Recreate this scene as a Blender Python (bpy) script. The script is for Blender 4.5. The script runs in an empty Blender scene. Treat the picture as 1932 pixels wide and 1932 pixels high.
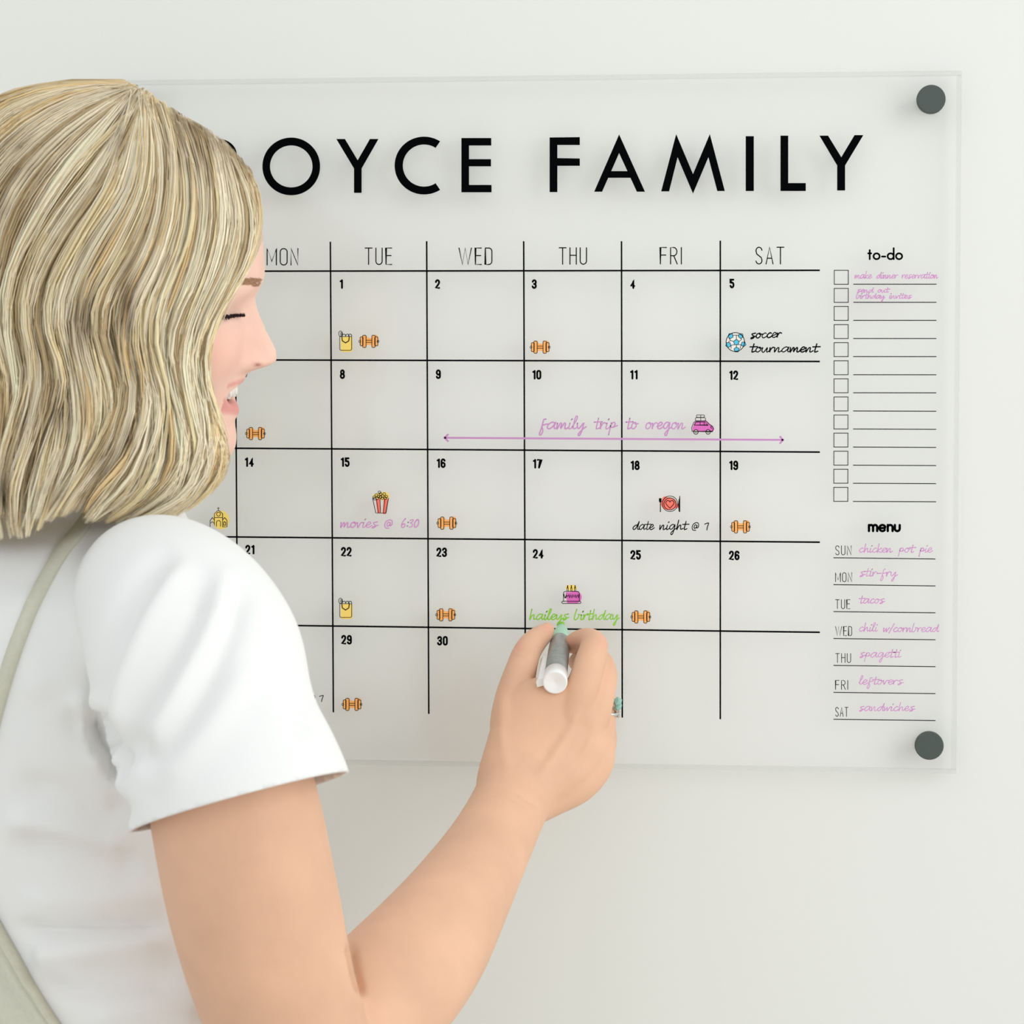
import bpy, bmesh, math, random
import numpy as np
from mathutils import Vector, Matrix
from mathutils.bvhtree import BVHTree
rnd = random.Random(7); rng = np.random.default_rng(7)
S = bpy.context.scene; C = S.collection
# ------------------------------------------------------------------ camera
FPX = 4000.0; ZC = 1.45; PRINT = 0.0156          # focal length in px of a 1932 frame; eye height; print plane distance from wall
def _rot(a, b, c):
    ca, sa, cb, sb, cc, sc = math.cos(a), math.sin(a), math.cos(b), math.sin(b), math.cos(c), math.sin(c)
    Rx = np.array([[1,0,0],[0,ca,-sa],[0,sa,ca]]); Ry = np.array([[cb,0,sb],[0,1,0],[-sb,0,cb]]); Rz = np.array([[cc,-sc,0],[sc,cc,0],[0,0,1]])
    return Rz @ Ry @ Rx
RB = _rot(0.02191669, 0.08207521, 0.0050971)
W2B = np.array([[1,0,0],[0,0,-1],[0,1,0]], float)  # world axes -> board axes (X right, Y down, Z away)
RC = RB @ W2B                                      # world -> camera (x right, y down, z forward)
CB = -RB.T @ np.array([0, 0, 1.6])
CAM = np.array([CB[0], CB[2]-PRINT, ZC-CB[1]])
cam = bpy.data.cameras.new('camera'); co = bpy.data.objects.new('camera', cam); C.objects.link(co)
M3 = RC.T @ np.diag([1, -1, -1]); m4 = np.eye(4); m4[:3,:3] = M3; m4[:3,3] = CAM
co.matrix_world = Matrix(m4.tolist()); cam.sensor_width = 36; cam.lens = 36*FPX/1932
cam.clip_start = 0.05; cam.clip_end = 50
cam.dof.use_dof = True; cam.dof.focus_distance = 1.52; cam.dof.aperture_fstop = 15
S.camera = co
def P(px, py, d):                                   # the point seen at px,py that stands d metres in front of the wall
    r = RC.T @ np.array([(px-966)/FPX, (py-966)/FPX, 1.0]); t = (-d-CAM[1])/r[1]
    return CAM + r*t
def PV(px, py, d):                                  # the same for arrays
    px, py, d = np.broadcast_arrays(np.asarray(px,float), np.asarray(py,float), np.asarray(d,float))
    q = np.stack([(px-966)/FPX, (py-966)/FPX, np.ones_like(px)], -1); r = q @ RC
    t = (-d-CAM[1])/r[...,1]
    return CAM + r*t[...,None]
def proj(p):
    q = (np.asarray(p)-CAM) @ RC.T
    return 966+FPX*q[...,0]/q[...,2], 966+FPX*q[...,1]/q[...,2]
# ------------------------------------------------------------------ sky, light, exposure
w = bpy.data.worlds.new('sky'); S.world = w; w.use_nodes = True
bg = w.node_tree.nodes['Background']; bg.inputs[0].default_value = (0.955, 0.985, 1.0, 1); bg.inputs[1].default_value = 0.84
def area(name, loc, target, size, power, col, size_y=None):
    l = bpy.data.lights.new(name, 'AREA'); l.energy = power; l.size = size; l.color = col
    l.shape = 'RECTANGLE'; l.size_y = size_y or size
    o = bpy.data.objects.new(name, l); C.objects.link(o); o.location = loc
    o.rotation_euler = (Vector(target)-Vector(loc)).to_track_quat('-Z', 'Y').to_euler(); return o
area('window_light', (2.3, -1.5, 2.2), (0.0, -0.1, 1.4), 2.2, 25, (1.0, 0.99, 0.975), 2.0)
S.view_settings.view_transform = 'Standard'; S.view_settings.look = 'None'
S.view_settings.gamma = 1; S.view_settings.use_curve_mapping = False; S.view_settings.exposure = 0.16
# ------------------------------------------------------------------ helpers
def lin(c):
    return tuple(((v/255)/12.92 if v/255 <= 0.04045 else ((v/255+0.055)/1.055)**2.4) for v in c)
def mat(name, rgb, rough=0.6, spec=0.3, noise=0.0, nscale=60, bump=0.0, bscale=200, attr=None, sss=0.0, sheen=0.0):
    m = bpy.data.materials.new(name); m.use_nodes = True; nt = m.node_tree; b = nt.nodes['Principled BSDF']
    col = lin(rgb)+(1,)
    b.inputs['Base Color'].default_value = col; b.inputs['Roughness'].default_value = rough
    b.inputs['Specular IOR Level'].default_value = spec
    if sss:
        b.inputs['Subsurface Weight'].default_value = sss; b.inputs['Subsurface Radius'].default_value = (1, .35, .2)
        b.inputs['Subsurface Scale'].default_value = 0.006
    if sheen: b.inputs['Sheen Weight'].default_value = sheen
    tc = nt.nodes.new('ShaderNodeTexCoord')
    src = None
    if attr:
        a = nt.nodes.new('ShaderNodeAttribute'); a.attribute_name = attr; src = a.outputs['Color']
        nt.links.new(src, b.inputs['Base Color'])
    if noise:
        n = nt.nodes.new('ShaderNodeTexNoise'); n.inputs['Scale'].default_value = nscale; n.inputs['Detail'].default_value = 4
        nt.links.new(tc.outputs['Object'], n.inputs['Vector'])
        r = nt.nodes.new('ShaderNodeMapRange'); r.inputs[1].default_value = .3; r.inputs[2].default_value = .7
        r.inputs[3].default_value = 1-noise; r.inputs[4].default_value = 1+noise
        nt.links.new(n.outputs['Fac'], r.inputs[0])
        mx = nt.nodes.new('ShaderNodeVectorMath'); mx.operation = 'SCALE'
        if src: nt.links.new(src, mx.inputs[0])
        else: mx.inputs[0].default_value = col[:3]
        nt.links.new(r.outputs[0], mx.inputs['Scale']); nt.links.new(mx.outputs[0], b.inputs['Base Color'])
    if bump:
        n = nt.nodes.new('ShaderNodeTexNoise'); n.inputs['Scale'].default_value = bscale
        nt.links.new(tc.outputs['Object'], n.inputs['Vector'])
        bp = nt.nodes.new('ShaderNodeBump'); bp.inputs['Strength'].default_value = bump; bp.inputs['Distance'].default_value = 0.001
        nt.links.new(n.outputs['Fac'], bp.inputs['Height']); nt.links.new(bp.outputs[0], b.inputs['Normal'])
    return m
def link(name, me, m, parent=None):
    o = bpy.data.objects.new(name, me); C.objects.link(o)
    if isinstance(m, (list, tuple)):
        for x in m: me.materials.append(x)
    elif m: me.materials.append(m)
    if parent:
        o.parent = parent
        o.matrix_parent_inverse = Matrix.Translation(-parent.location)
    return o
def mk(name, V, F, m, parent=None, smooth=False, mi=None):
    me = bpy.data.meshes.new(name); me.from_pydata([tuple(map(float, v)) for v in V], [], [tuple(map(int, f)) for f in F]); me.validate()
    if smooth: me.shade_smooth()
    o = link(name, me, m, parent)
    if mi is not None: me.polygons.foreach_set('material_index', mi)
    return o
def tag(o, label, cat=None, group=None, kind=None):
    if label: o['label'] = label
    if cat: o['category'] = cat
    if group: o['group'] = group
    if kind: o['kind'] = kind
    return o
def empty(name, loc, label, cat, group=None):
    o = bpy.data.objects.new(name, None); C.objects.link(o); o.location = loc; o.empty_display_size = 0.05
    return tag(o, label, cat, group)
def box_mesh(lo, hi, bev=0.0):
    bm = bmesh.new(); bmesh.ops.create_cube(bm, size=1)
    lo = Vector(lo); hi = Vector(hi)
    for v in bm.verts: v.co = Vector(((lo[i]+hi[i])/2 + v.co[i]*(hi[i]-lo[i])) for i in range(3))
    if bev: bmesh.ops.bevel(bm, geom=bm.edges[:], offset=bev, segments=2, affect='EDGES')
    me = bpy.data.meshes.new('box'); bm.to_mesh(me); bm.free(); return me
def lathe(p0, p1, prof, n=48):                      # prof: list of (t along axis in metres, radius)
    p0 = np.array(p0, float); ax = np.array(p1, float)-p0; ax /= np.linalg.norm(ax)
    u = np.cross(ax, [0, 0, 1.0]); u /= np.linalg.norm(u); v = np.cross(ax, u)
    V = []; F = []
    for t, r in prof:
        for k in range(n):
            a = 2*math.pi*k/n; V.append(p0+ax*t+(u*math.cos(a)+v*math.sin(a))*r)
    for i in range(len(prof)-1):
        for k in range(n): F.append((i*n+k, i*n+(k+1) % n, (i+1)*n+(k+1) % n, (i+1)*n+k))
    F.append(tuple(range(n))[::-1]); F.append(tuple(range((len(prof)-1)*n, len(prof)*n)))
    return V, F
def catmull(P_, n=8, closed=False):
    P_ = np.array(P_, float); N = len(P_); out = []
    if N == 2: return np.array([P_[0]+(P_[1]-P_[0])*k/n for k in range(n+1)])
    for i in range(N if closed else N-1):
        if closed: a, b, c, d = P_[(i-1) % N], P_[i], P_[(i+1) % N], P_[(i+2) % N]
        else: a, b, c, d = P_[i-1] if i else 2*P_[0]-P_[1], P_[i], P_[i+1], P_[i+2] if i+2 < N else 2*P_[-1]-P_[-2]
        for k in range(n):
            t = k/n; out.append(0.5*((2*b)+(c-a)*t+(2*a-5*b+4*c-d)*t*t+(3*b-a-3*c+d)*t**3))
    out.append(P_[0] if closed else P_[-1]); return np.array(out)
# ------------------------------------------------------------------ setting
wallm = mat('wall_paint', (233, 234, 229), 0.85, 0.15, noise=0.006, nscale=3, bump=0.04, bscale=350)
def struct(name, lo, hi, m):
    me = box_mesh(lo, hi); o = link(name, me, m); o['kind'] = 'structure'; return o
struct('wall_back', (-2.6, 0, 0), (2.6, 0.12, 2.7), wallm)
floorm = mat('floor_boards', (214, 208, 198), 0.5, 0.3, noise=0.05, nscale=8)
struct('floor', (-2.6, -3.4, -0.08), (2.6, 0.12, 0), floorm)
struct('baseboard_back', (-2.6, -0.016, 0), (2.6, 0, 0.12), mat('trim_paint', (240, 240, 236), 0.5, 0.3))
# ------------------------------------------------------------------ the acrylic calendar board
BX = np.array([204, 1813.0])
tl = P(204, 151, PRINT); br = P(1806, 1460, PRINT); tr = P(1813, 133, PRINT)
X0, X1 = tl[0], (br[0]+tr[0])/2; Z1, Z0 = tr[2], br[2]
board = empty('calendar_board', ((X0+X1)/2, -0.012, Z0), 'clear acrylic monthly wall calendar with black grid and big family name', 'calendar')
def bpart(name, me_or_obj, m=None): return link(name, me_or_obj, m, board)
acr = bpy.data.materials.new('clear_acrylic'); acr.use_nodes = True; nt = acr.node_tree
for n in list(nt.nodes): nt.nodes.remove(n)
out = nt.nodes.new('ShaderNodeOutputMaterial'); tr_ = nt.nodes.new('ShaderNodeBsdfTransparent'); tr_.inputs[0].default_value = (1, 1, 1, 1)
gl = nt.nodes.new('ShaderNodeBsdfGlossy'); gl.inputs['Roughness'].default_value = 0.12; gl.inputs[0].default_value = (1, 1, 1, 1)
mx = nt.nodes.new('ShaderNodeMixShader'); mx.inputs[0].default_value = 0.03; nt.links.new(tr_.outputs[0], mx.inputs[1]); nt.links.new(gl.outputs[0], mx.inputs[2]); nt.links.new(mx.outputs[0], out.inputs[0])
PB = -0.0100; PF = -(PRINT-0.0004)
EW = 0.0030
bpart('panel', box_mesh((X0+EW, PF, Z0+EW), (X1-EW, PB, Z1-EW)), acr)
edg = bpy.data.materials.new('polished_acrylic_edge'); edg.use_nodes = True; nt = edg.node_tree
for n in list(nt.nodes): nt.nodes.remove(n)
out = nt.nodes.new('ShaderNodeOutputMaterial'); tr_ = nt.nodes.new('ShaderNodeBsdfTransparent'); tr_.inputs[0].default_value = (0.97, 0.975, 0.97, 1)
df = nt.nodes.new('ShaderNodeBsdfPrincipled'); df.inputs['Base Color'].default_value = lin((228, 229, 225))+(1,); df.inputs['Roughness'].default_value = .2
mx = nt.nodes.new('ShaderNodeMixShader'); mx.inputs[0].default_value = 0.30; nt.links.new(tr_.outputs[0], mx.inputs[1]); nt.links.new(df.outputs[0], mx.inputs[2]); nt.links.new(mx.outputs[0], out.inputs[0])
for lo, hi in (((X0, PF, Z1-EW), (X1, PB, Z1)), ((X0, PF, Z0), (X1, PB, Z0+EW)), ((X0, PF, Z0+EW), (X0+EW, PB, Z1-EW)), ((X1-EW, PF, Z0+EW), (X1, PB, Z1-EW))):
    bpart('panel_edge', box_mesh(lo, hi), edg)
stm = mat('matte_black_metal', (74, 84, 80), 0.55, 0.4, bump=0.35, bscale=2500)
stl = mat('standoff_barrel_metal', (120, 122, 120), 0.35, 0.5)
for px, py in ((1757, 187), (1753.5, 1407), (262, 195), (262, 1400)):
    c = P(px, py, PRINT+0.004); r = 26.5/FPX*(c[1]-CAM[1])
    V, F = lathe((c[0], -0.001, c[2]), (c[0], -1, c[2]), [(0, .0045), (.0097, .0045)], 40)
    so = mk('standoff', V, F, stl, board, True)
    V, F = lathe((c[0], PF-0.0002, c[2]), (c[0], -1, c[2]), [(0, r*.96), (.0006, r), (.0040, r), (.0046, r*.975), (.0048, r*.94)], 64)
    cp = mk('standoff_cap', V, F, stm, so)
    cp['label'] = 'round matte charcoal cap'
# ---- flat print and pen work, laid on the panel's front face
K = lambda n, c, r=0.6: mat(n, c, r, 0.03)
black = K('black_vinyl', (1, 3, 4)); ink = K('black_ink', (12, 12, 14)); fine = K('black_fine_line', (30, 32, 32))
pink = K('orchid_pen', (205, 148, 200)); green = K('green_pen', (146, 208, 76)); lilac = K('lilac_pen', (212, 148, 204))
org = K('orange_fill', (255, 182, 108)); yel = K('yellow_fill', (255, 224, 122)); red = K('coral_fill', (252, 128, 114)); blu = K('blue_fill', (96, 200, 232)); mag = K('magenta_fill', (226, 116, 194)); wht = K('white_fill', (238, 238, 232))
class Flat:
    def __init__(s): s.V = []; s.F = []; s.mi = []
    def poly(s, pts, mi=0, lay=0.0):
        b = len(s.V)
        for x, y in pts: s.V.append(P(x, y, PRINT+lay*1e-5))
        s.F.append(tuple(range(b, b+len(pts)))[::-1]); s.mi.append(mi)
    def disc(s, x, y, rx, ry=None, mi=0, lay=0, n=28):
        ry = ry or rx; s.poly([(x+rx*math.cos(2*math.pi*k/n), y+ry*math.sin(2*math.pi*k/n)) for k in range(n)], mi, lay)
    def ring(s, x, y, rx, ry, ix, iy, a0=0, a1=360, mi=0, n=72, lay=0, ixc=None, iyc=None):
        for k in range(n):
            a = math.radians(a0+(a1-a0)*k/n); b = math.radians(a0+(a1-a0)*(k+1)/n)
            xc = ixc if ixc is not None else x; yc = iyc if iyc is not None else y
            s.poly([(x+rx*math.cos(a), y+ry*math.sin(a)), (x+rx*math.cos(b), y+ry*math.sin(b)), (xc+ix*math.cos(b), yc+iy*math.sin(b)), (xc+ix*math.cos(a), yc+iy*math.sin(a))], mi, lay)
    def stroke(s, pts, w, mi=0, lay=0.0, cap=True, closed=False):
        pts = [tuple(p) for p in pts]
        if closed: pts = pts+[pts[0]]
        pts = [p for i, p in enumerate(pts) if i == 0 or math.dist(p, pts[i-1]) > .05]
        n = len(pts); L = []; R = []
        for i in range(n):
            a = pts[max(i-1, 0)]; b = pts[min(i+1, n-1)]
            dx, dy = b[0]-a[0], b[1]-a[1]; l = math.hypot(dx, dy) or 1; dx /= l; dy /= l; sc = 1.0
            if 0 < i < n-1:
                ux, uy = pts[i][0]-a[0], pts[i][1]-a[1]; l2 = math.hypot(ux, uy) or 1
                cs = abs((ux*dx+uy*dy)/l2); sc = min(1/max(cs, .5), 1.9)
            L.append((pts[i][0]-dy*w/2*sc, pts[i][1]+dx*w/2*sc)); R.append((pts[i][0]+dy*w/2*sc, pts[i][1]-dx*w/2*sc))
        for i in range(n-1): s.poly([L[i], L[i+1], R[i+1], R[i]], mi, lay+(.16*i if w < 2.6 else 0))
        if cap:
            for p in (pts[0], pts[-1]): s.disc(p[0], p[1], w/2, None, mi, lay, 8)
    def build(s, name, mats, label=None):
        o = mk(name, s.V, s.F, mats, board, False, s.mi)
        if label: o['label'] = label
        return o
def quadstroke(name, a, b, w, m=black):
    f = Flat(); f.stroke([a, b], w, cap=False); return f.build(name, m)
# family name, one vinyl letter each
def letter(fn):
    f = Flat(); fn(f); o = f.build('title_letter', black); return o
def z1(p): return (430+p[0]/3.864, 220+p[1]/3.864)
def z2(p): return (1000+p[0]/2.927, 220+p[1]/2.927)
def R_(f):
    f.poly([(385, 262), (400, 262), (400, 368), (385, 368)]); f.ring(412, 293, 35, 31, 20, 17, -90, 90)
    f.poly([(400, 262), (412, 262), (412, 276), (400, 276)]); f.poly([(400, 310), (412, 310), (412, 324), (400, 324)]); f.poly([(408, 322), (425, 322), (452, 368), (434, 368)])
letter(R_)
letter(lambda f: f.ring(549.5, 314, 54.5, 54.5, 40, 39.5))
letter(lambda f: f.poly([z1(p) for p in ((790,163),(853,163),(946,318),(1035,163),(1098,163),(975,378),(975,556),(919,556),(919,378))]))
letter(lambda f: f.ring(*z1((1430,357)), 55.6, 54.6, 40, 39.6, 57, 303, n=80))
letter(lambda f: [f.poly([z1(p) for p in q]) for q in (((1702,156),(1920,156),(1920,211),(1758,211),(1758,310),(1918,310),(1918,363),(1758,363),(1758,498),(1922,498),(1922,552),(1702,552)),)])
letter(lambda f: f.poly([z2(p) for p in ((108,115),(275,113),(275,157),(151,157),(151,229),(275,231),(275,272),(151,272),(151,417),(108,417))]))
def A_(f):
    f.poly([z2(p) for p in ((492,98),(492,202),(398,415),(354,415))]); f.poly([z2(p) for p in ((492,98),(635,415),(590,415),(492,202))]); f.poly([z2(p) for p in ((444,301),(542,301),(557,338),(430,338))])
letter(A_)
letter(lambda f: f.poly([z2(p) for p in ((807,96),(900,317),(993,96),(1076,411),(1034,411),(985,225),(900,425),(815,225),(768,413),(724,413))]))
letter(lambda f: f.poly([z2(p) for p in ((1191,108),(1236,108),(1236,411),(1191,411))]))
letter(lambda f: f.poly([z2(p) for p in ((1383,105),(1426,105),(1426,367),(1523,367),(1523,411),(1383,411))]))
letter(lambda f: f.poly([z2(p) for p in ((1598,105),(1646,105),(1719,224),(1792,102),(1841,102),(1740,270),(1740,408),(1696,408),(1696,270))]))
# grid
for a, b in (((262, 470), (266, 1330)), ((443, 457), (449, 1336)), ((623.3, 456), (629, 1344)), ((805, 455), (809, 1347)), ((988, 455), (991.5, 1350)), ((1172.6, 455), (1174, 1354)), ((1359, 454), (1359, 1357))):
    quadstroke('grid_line', a, b, 3.0)
for a, b in (((263, 512), (1547, 510)), ((263, 678.5), (1547, 682)), ((264, 844.5), (1547, 853)), ((264, 1011.5), (1547, 1023)), ((265, 1176.5), (1547, 1193))):
    quadstroke('grid_line', a, b, 3.2)
# stroke fonts -------------------------------------------------------------
def arc(cx, cy, rx, ry, a0, a1, n=8): return [(cx+rx*math.cos(math.radians(a0+(a1-a0)*k/n)), cy+ry*math.sin(math.radians(a0+(a1-a0)*k/n))) for k in range(n+1)]
# unit cell: x 0..w, y 0 (top) .. 1 (bottom)
CAPS = {
 'M': (.62, [[(0,1),(0,0),(.31,.78),(.62,0),(.62,1)]]), 'O': (.46, [[(0,.22)]+arc(.23,.2,.23,.2,180,360)+arc(.23,.8,.23,.2,0,180)+[(0,.22)]]),
 'N': (.46, [[(0,1),(0,0),(.46,1),(.46,0)]]), 'T': (.46, [[(0,0),(.46,0)],[(.23,0),(.23,1)]]), 'U': (.42, [[(0,0)]+arc(.21,.8,.21,.2,180,0)+[(.42,0)]]),
 'E': (.38, [[(.38,0),(0,0),(0,1),(.38,1)],[(0,.46),(.34,.46)]]), 'W': (.8, [[(0,0),(.22,1),(.4,0),(.58,1),(.8,0)]]),
 'D': (.42, [[(0,0),(.2,0)]+arc(.22,.2,.2,.2,-90,0)+arc(.22,.8,.2,.2,0,90)+[(0,1),(0,0)]]), 'H': (.42, [[(0,0),(0,1)],[(.42,0),(.42,1)],[(0,.46),(.42,.46)]]),
 'F': (.38, [[(.38,0),(0,0),(0,1)],[(0,.46),(.34,.46)]]), 'R': (.42, [[(0,1),(0,0),(.2,0)]+arc(.2,.25,.2,.25,-90,90)+[(0,.5)],[(.2,.5),(.42,1)]]), 'I': (0.0, [[(0,0),(0,1)]]),
 'S': (.42, [arc(.21,.22,.2,.22,-10,-180)+[(.06,.4),(.36,.62)]+arc(.21,.79,.2,.21,0,170)]), 'A': (.46, [[(0,1),(.23,0),(.46,1)],[(.08,.66),(.38,.66)]]),
}
def caps(text, x0, x1, y0, y1, w, m, name):
    tot = sum(CAPS[c][0] for c in text)+.26*(len(text)-1); h = y1-y0; sx = (x1-x0)/tot; x = x0; f = Flat()
    for c in text:
        cw, st = CAPS[c]
        for s_ in st: f.stroke([(x+a*sx, y0+b*h) for a, b in s_], w)
        x += (cw+.26)*sx
    return f.build(name, m)
for t, x0, x1, y0, y1 in (('MON', 504, 562, 469, 500), ('TUE', 689, 739, 468, 499), ('WED', 866, 928, 468, 499), ('THU', 1055, 1106.5, 467.5, 498.5), ('FRI', 1246, 1285.5, 467, 498), ('SAT', 1426, 1479, 466.5, 498)):
    caps(t, x0, x1, y0, y1, 2.1, ink, 'day_name')
D0 = [(0,.22)]+arc(.25,.22,.25,.22,180,360)+arc(.25,.78,.25,.22,0,180)+[(0,.22)]
DIG = {'0': [D0], '1': [[(.04,.14),(.26,.08)],[(.27,.0),(.27,1)]], '2': [arc(.25,.25,.25,.25,180,380)+[(.4,.5),(0,.98),(.5,1)]],
 '3': [arc(.25,.25,.25,.25,190,440)+[(.2,.48)],arc(.24,.74,.26,.26,-90,170)], '4': [[(.36,1),(.36,0),(0,.74),(.52,.74)]], '5': [[(.48,0),(.05,0),(.02,.46)]+arc(.25,.68,.25,.32,-120,160)],
 '6': [arc(.25,.22,.24,.22,-10,-180)+[(0,.5)]+arc(.25,.72,.25,.28,180,-180,16)], '7': [[(0,0),(.5,0),(.2,1)]], '8': [arc(.25,.24,.22,.24,0,360,16),arc(.25,.74,.26,.26,0,360,16)], '9': [arc(.25,.28,.25,.28,0,360,16)+[(.5,.7)]+arc(.25,.78,.25,.22,0,170)]}
def number(s, x, y, h=18.6, name='date_number'):
    f = Flat()
    for c in s:
        if c == '1' and len(s) == 1: x += 0
        for st in DIG[c]: f.stroke([(x+2+a*12.0, y-h/2+2+b*(h-4)) for a, b in st], 3.7)
        x += 8.0 if c == '1' else 10.6
    return f.build(name, black)
nums = [('1',640,536),('2',820.5,536),('3',1003,536),('4',1188.5,536),('5',1376,535),('6',280,702),('7',459,703),('8',641,706),('9',822,706),('10',1003.5,707),('11',1188,707),('12',1375,708),
 ('13',281,871),('14',461,872),('15',642,872),('16',823,874),('17',1004.5,875),('18',1189,878),('19',1375,878),('20',282,1034),('21',462.5,1037),('22',643,1041),('23',823,1042),('24',1005,1045),('25',1189,1047),('26',1375,1048),
 ('27',283,1200),('28',463,1204),('29',643.5,1207),('30',824.5,1209)]
for s_, x, y in nums: number(s_, x, y)
# to-do and menu headings
def lower(text, x0, x1, yb, xh, w):
    G = {'t': (.5, [[(.25,-1.55),(.25,0)],[(0,-1.0),(.5,-1.0)]]), 'o': (1.0, [arc(.5,-.5,.5,.5,0,360,20)]), '-': (.55, [[(0,-.45),(.55,-.45)]]), 'd': (1.0, [arc(.5,-.5,.5,.5,0,360,20),[(1,-1.9),(1,0)]]),
         'm': (1.35, [[(0,-1),(0,0)],[(0,-.6)]+arc(.34,-.65,.34,.35,180,360)+[(.68,0)],[(.68,-.6)]+arc(1.02,-.65,.34,.35,180,360)+[(1.36,0)]]),
         'e': (1.0, [[(0,-.5),(1,-.5)]+arc(.5,-.5,.5,.5,0,-320,20)]), 'n': (.8, [[(0,-1),(0,0)],[(0,-.6)]+arc(.4,-.62,.4,.38,180,360)+[(.8,0)]]), 'u': (.8, [[(0,-1)]+arc(.4,-.38,.4,.38,180,0)+[(.8,-1)]])}
    tot = sum(G[c][0] for c in text)+.38*(len(text)-1); sx = (x1-x0)/tot; x = x0; f = Flat()
    for c in text:
        for s_ in G[c][1]: f.stroke([(x+a*sx, yb+b*xh) for a, b in s_], w)
        x += (G[c][0]+.38)*sx
    return f.build('list_heading', black)
lower('to-do', 1638, 1702, 489, 11, 3.5); lower('menu', 1639.5, 1697.5, 1002, 11.5, 4.6)
for i in range(13):
    y = 510+i*34.13; dx = -0.9*i/12
    f = Flat(); f.stroke([(1574+dx, y), (1600.5+dx, y), (1600.5+dx, y+26.3), (1574+dx, y+26.3)], 1.5, closed=True); f.build('checkbox', fine)
    y = 536.2+i*34.15
    quadstroke('ruled_line', (1610-dx*-.8, y), (1767+dx, y+.02*i+(.5 if i > 6 else 0)), 1.7, fine)
for i, t in enumerate(('SUN', 'MON', 'TUE', 'WED', 'THU', 'FRI', 'SAT')):
    yl = 1052.3+i*50.8; caps(t, 1576.5, (1606, 1607, 1603.5, 1607, 1605, 1599.5, 1600)[i], yl-22.5, yl-5.5, 1.35, fine, 'menu_day_name')
    quadstroke('ruled_line', (1572.5, yl), (1765, yl+2.4), 1.7, fine)
# script hand: x right, y up, x-height 1
SC = {
 'a': (1.02, [[(.78,.85),(.45,1),(.1,.6),(.05,.15),(.28,0),(.6,.35),(.82,.95),(.74,.3),(.85,.02),(1.08,.2)]]), 'b': (.85, [[(.15,1.85),(.02,.9),(0,.15),(.2,-.05),(.5,.3),(.55,.85),(.45,.95),(.85,.8)]]),
 'c': (.72, [[(.6,.85),(.4,.95),(.08,.5),(.18,.05),(.42,.02),(.76,.3)]]), 'd': (1.0, [[(.7,.8),(.4,.85),(.05,.35),(.18,0),(.5,.25),(.88,1.6)],[(.88,1.6),(.78,.3),(.88,.02),(1.1,.2)]]),
 'e': (.72, [[(0,.35),(.4,.5),(.58,.8),(.36,1),(.1,.6),(.14,.1),(.4,0),(.78,.35)]]), 'f': (.75, [[(.5,1.45),(.28,1.35),(.2,.2),(.08,-.8),(.25,-.9),(.38,-.3),(.22,.45),(.78,.75)]]),
 'g': (1.0, [[(.75,.85),(.4,1),(.08,.55),(.15,.1),(.45,.15),(.75,.9),(.72,0),(.6,-.9),(.42,-1),(.4,-.6),(.78,0),(1.05,.25)]]), 'h': (.9, [[(.15,1.85),(.08,0),(.3,.7),(.55,.85),(.58,.4),(.65,.05),(.95,.2)]]),
 'i': (.42, [[(.12,.85),(.08,.1),(.22,0),(.45,.2)],[(.2,1.35),(.28,1.52)]]), 'k': (.8, [[(.15,1.85),(.1,0)],[(.65,.9),(.13,.4),(.58,0),(.85,.15)]]),
 'l': (.48, [[(0,.3),(.32,1.3),(.36,1.85),(.18,1.75),(.1,.3),(.24,0),(.5,.2)]]), 'm': (1.2, [[(0,.85),(.06,0),(.3,.8),(.45,.75),(.45,.1),(.72,.8),(.86,.75),(.86,.1),(1,0),(1.22,.2)]]),
 'n': (.88, [[(0,.85),(.05,0),(.3,.75),(.5,.8),(.5,.1),(.64,0),(.9,.25)]]), 'o': (.8, [[(.4,.95),(.1,.7),(.08,.15),(.35,0),(.62,.4),(.55,.88),(.38,.92),(.5,.72),(.85,.78)]]),
 'p': (.85, [[(.18,.9),(.08,-.9)],[(.12,.4),(.38,.95),(.62,.8),(.5,.3),(.15,.2),(.5,.25),(.9,.5)]]), 'r': (.6, [[(.02,.85),(.05,0),(.12,.45),(.35,.9),(.62,.8)]]),
 's': (.78, [[(.66,1),(.2,.82),(.28,.58),(.55,.3),(.4,-.02),(.15,-.12),(.2,.1),(.82,.4)]]), 't': (.62, [[(.3,1.6),(.22,.15),(.34,0),(.6,.15)],[(-.12,1),(.78,1.05)]]),
 'u': (.9, [[(0,.85),(.03,.1),(.28,0),(.58,.85),(.58,.1),(.7,0),(.9,.2)]]), 'v': (.7, [[(0,.85),(.18,0),(.45,.8),(.75,.82)]]), 'w': (.95, [[(0,.85),(.08,.02),(.42,.75),(.48,.02),(.85,.85),(1,.8)]]),
 'y': (.85, [[(0,.85),(.08,.2),(.3,.1),(.65,.85),(.55,-.6),(.38,-1.05),(.3,-.75),(.7,0),(.98,.3)]]),
 '@': (1.3, [[(.85,.75),(.55,.95),(.35,.5),(.5,.2),(.8,.5),(.9,.85),(.85,.3),(1.15,.5),(1.1,1.15),(.7,1.35),(.2,1.1),(0,.5),(.2,-.1),(.75,-.15)]]), '6': (.85, [[(.5,1.6),(.12,.8),(.1,.1),(.4,0),(.6,.4),(.4,.65),(.1,.4)]]),
 '3': (.75, [[(.1,1.25),(.5,1.4),(.5,1.05),(.22,.8),(.5,.6),(.48,.15),(.05,.02)]]), '0': (.8, [[(.4,1.4),(.1,.9),(.12,.15),(.4,.05),(.65,.6),(.6,1.3),(.35,1.35)]]), '7': (.7, [[(0,1.05),(.25,1.2),(.6,1.25),(.5,.5),(.48,-.1)]]),
 ':': (.3, [[(.1,.2),(.12,.28)],[(.14,.85),(.16,.93)]]), '/': (.6, [[(.6,1.8),(0,-.3)]]), '-': (.6, [[(.02,.55),(.6,.6)]]), ' ': (.9, [])}
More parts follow.
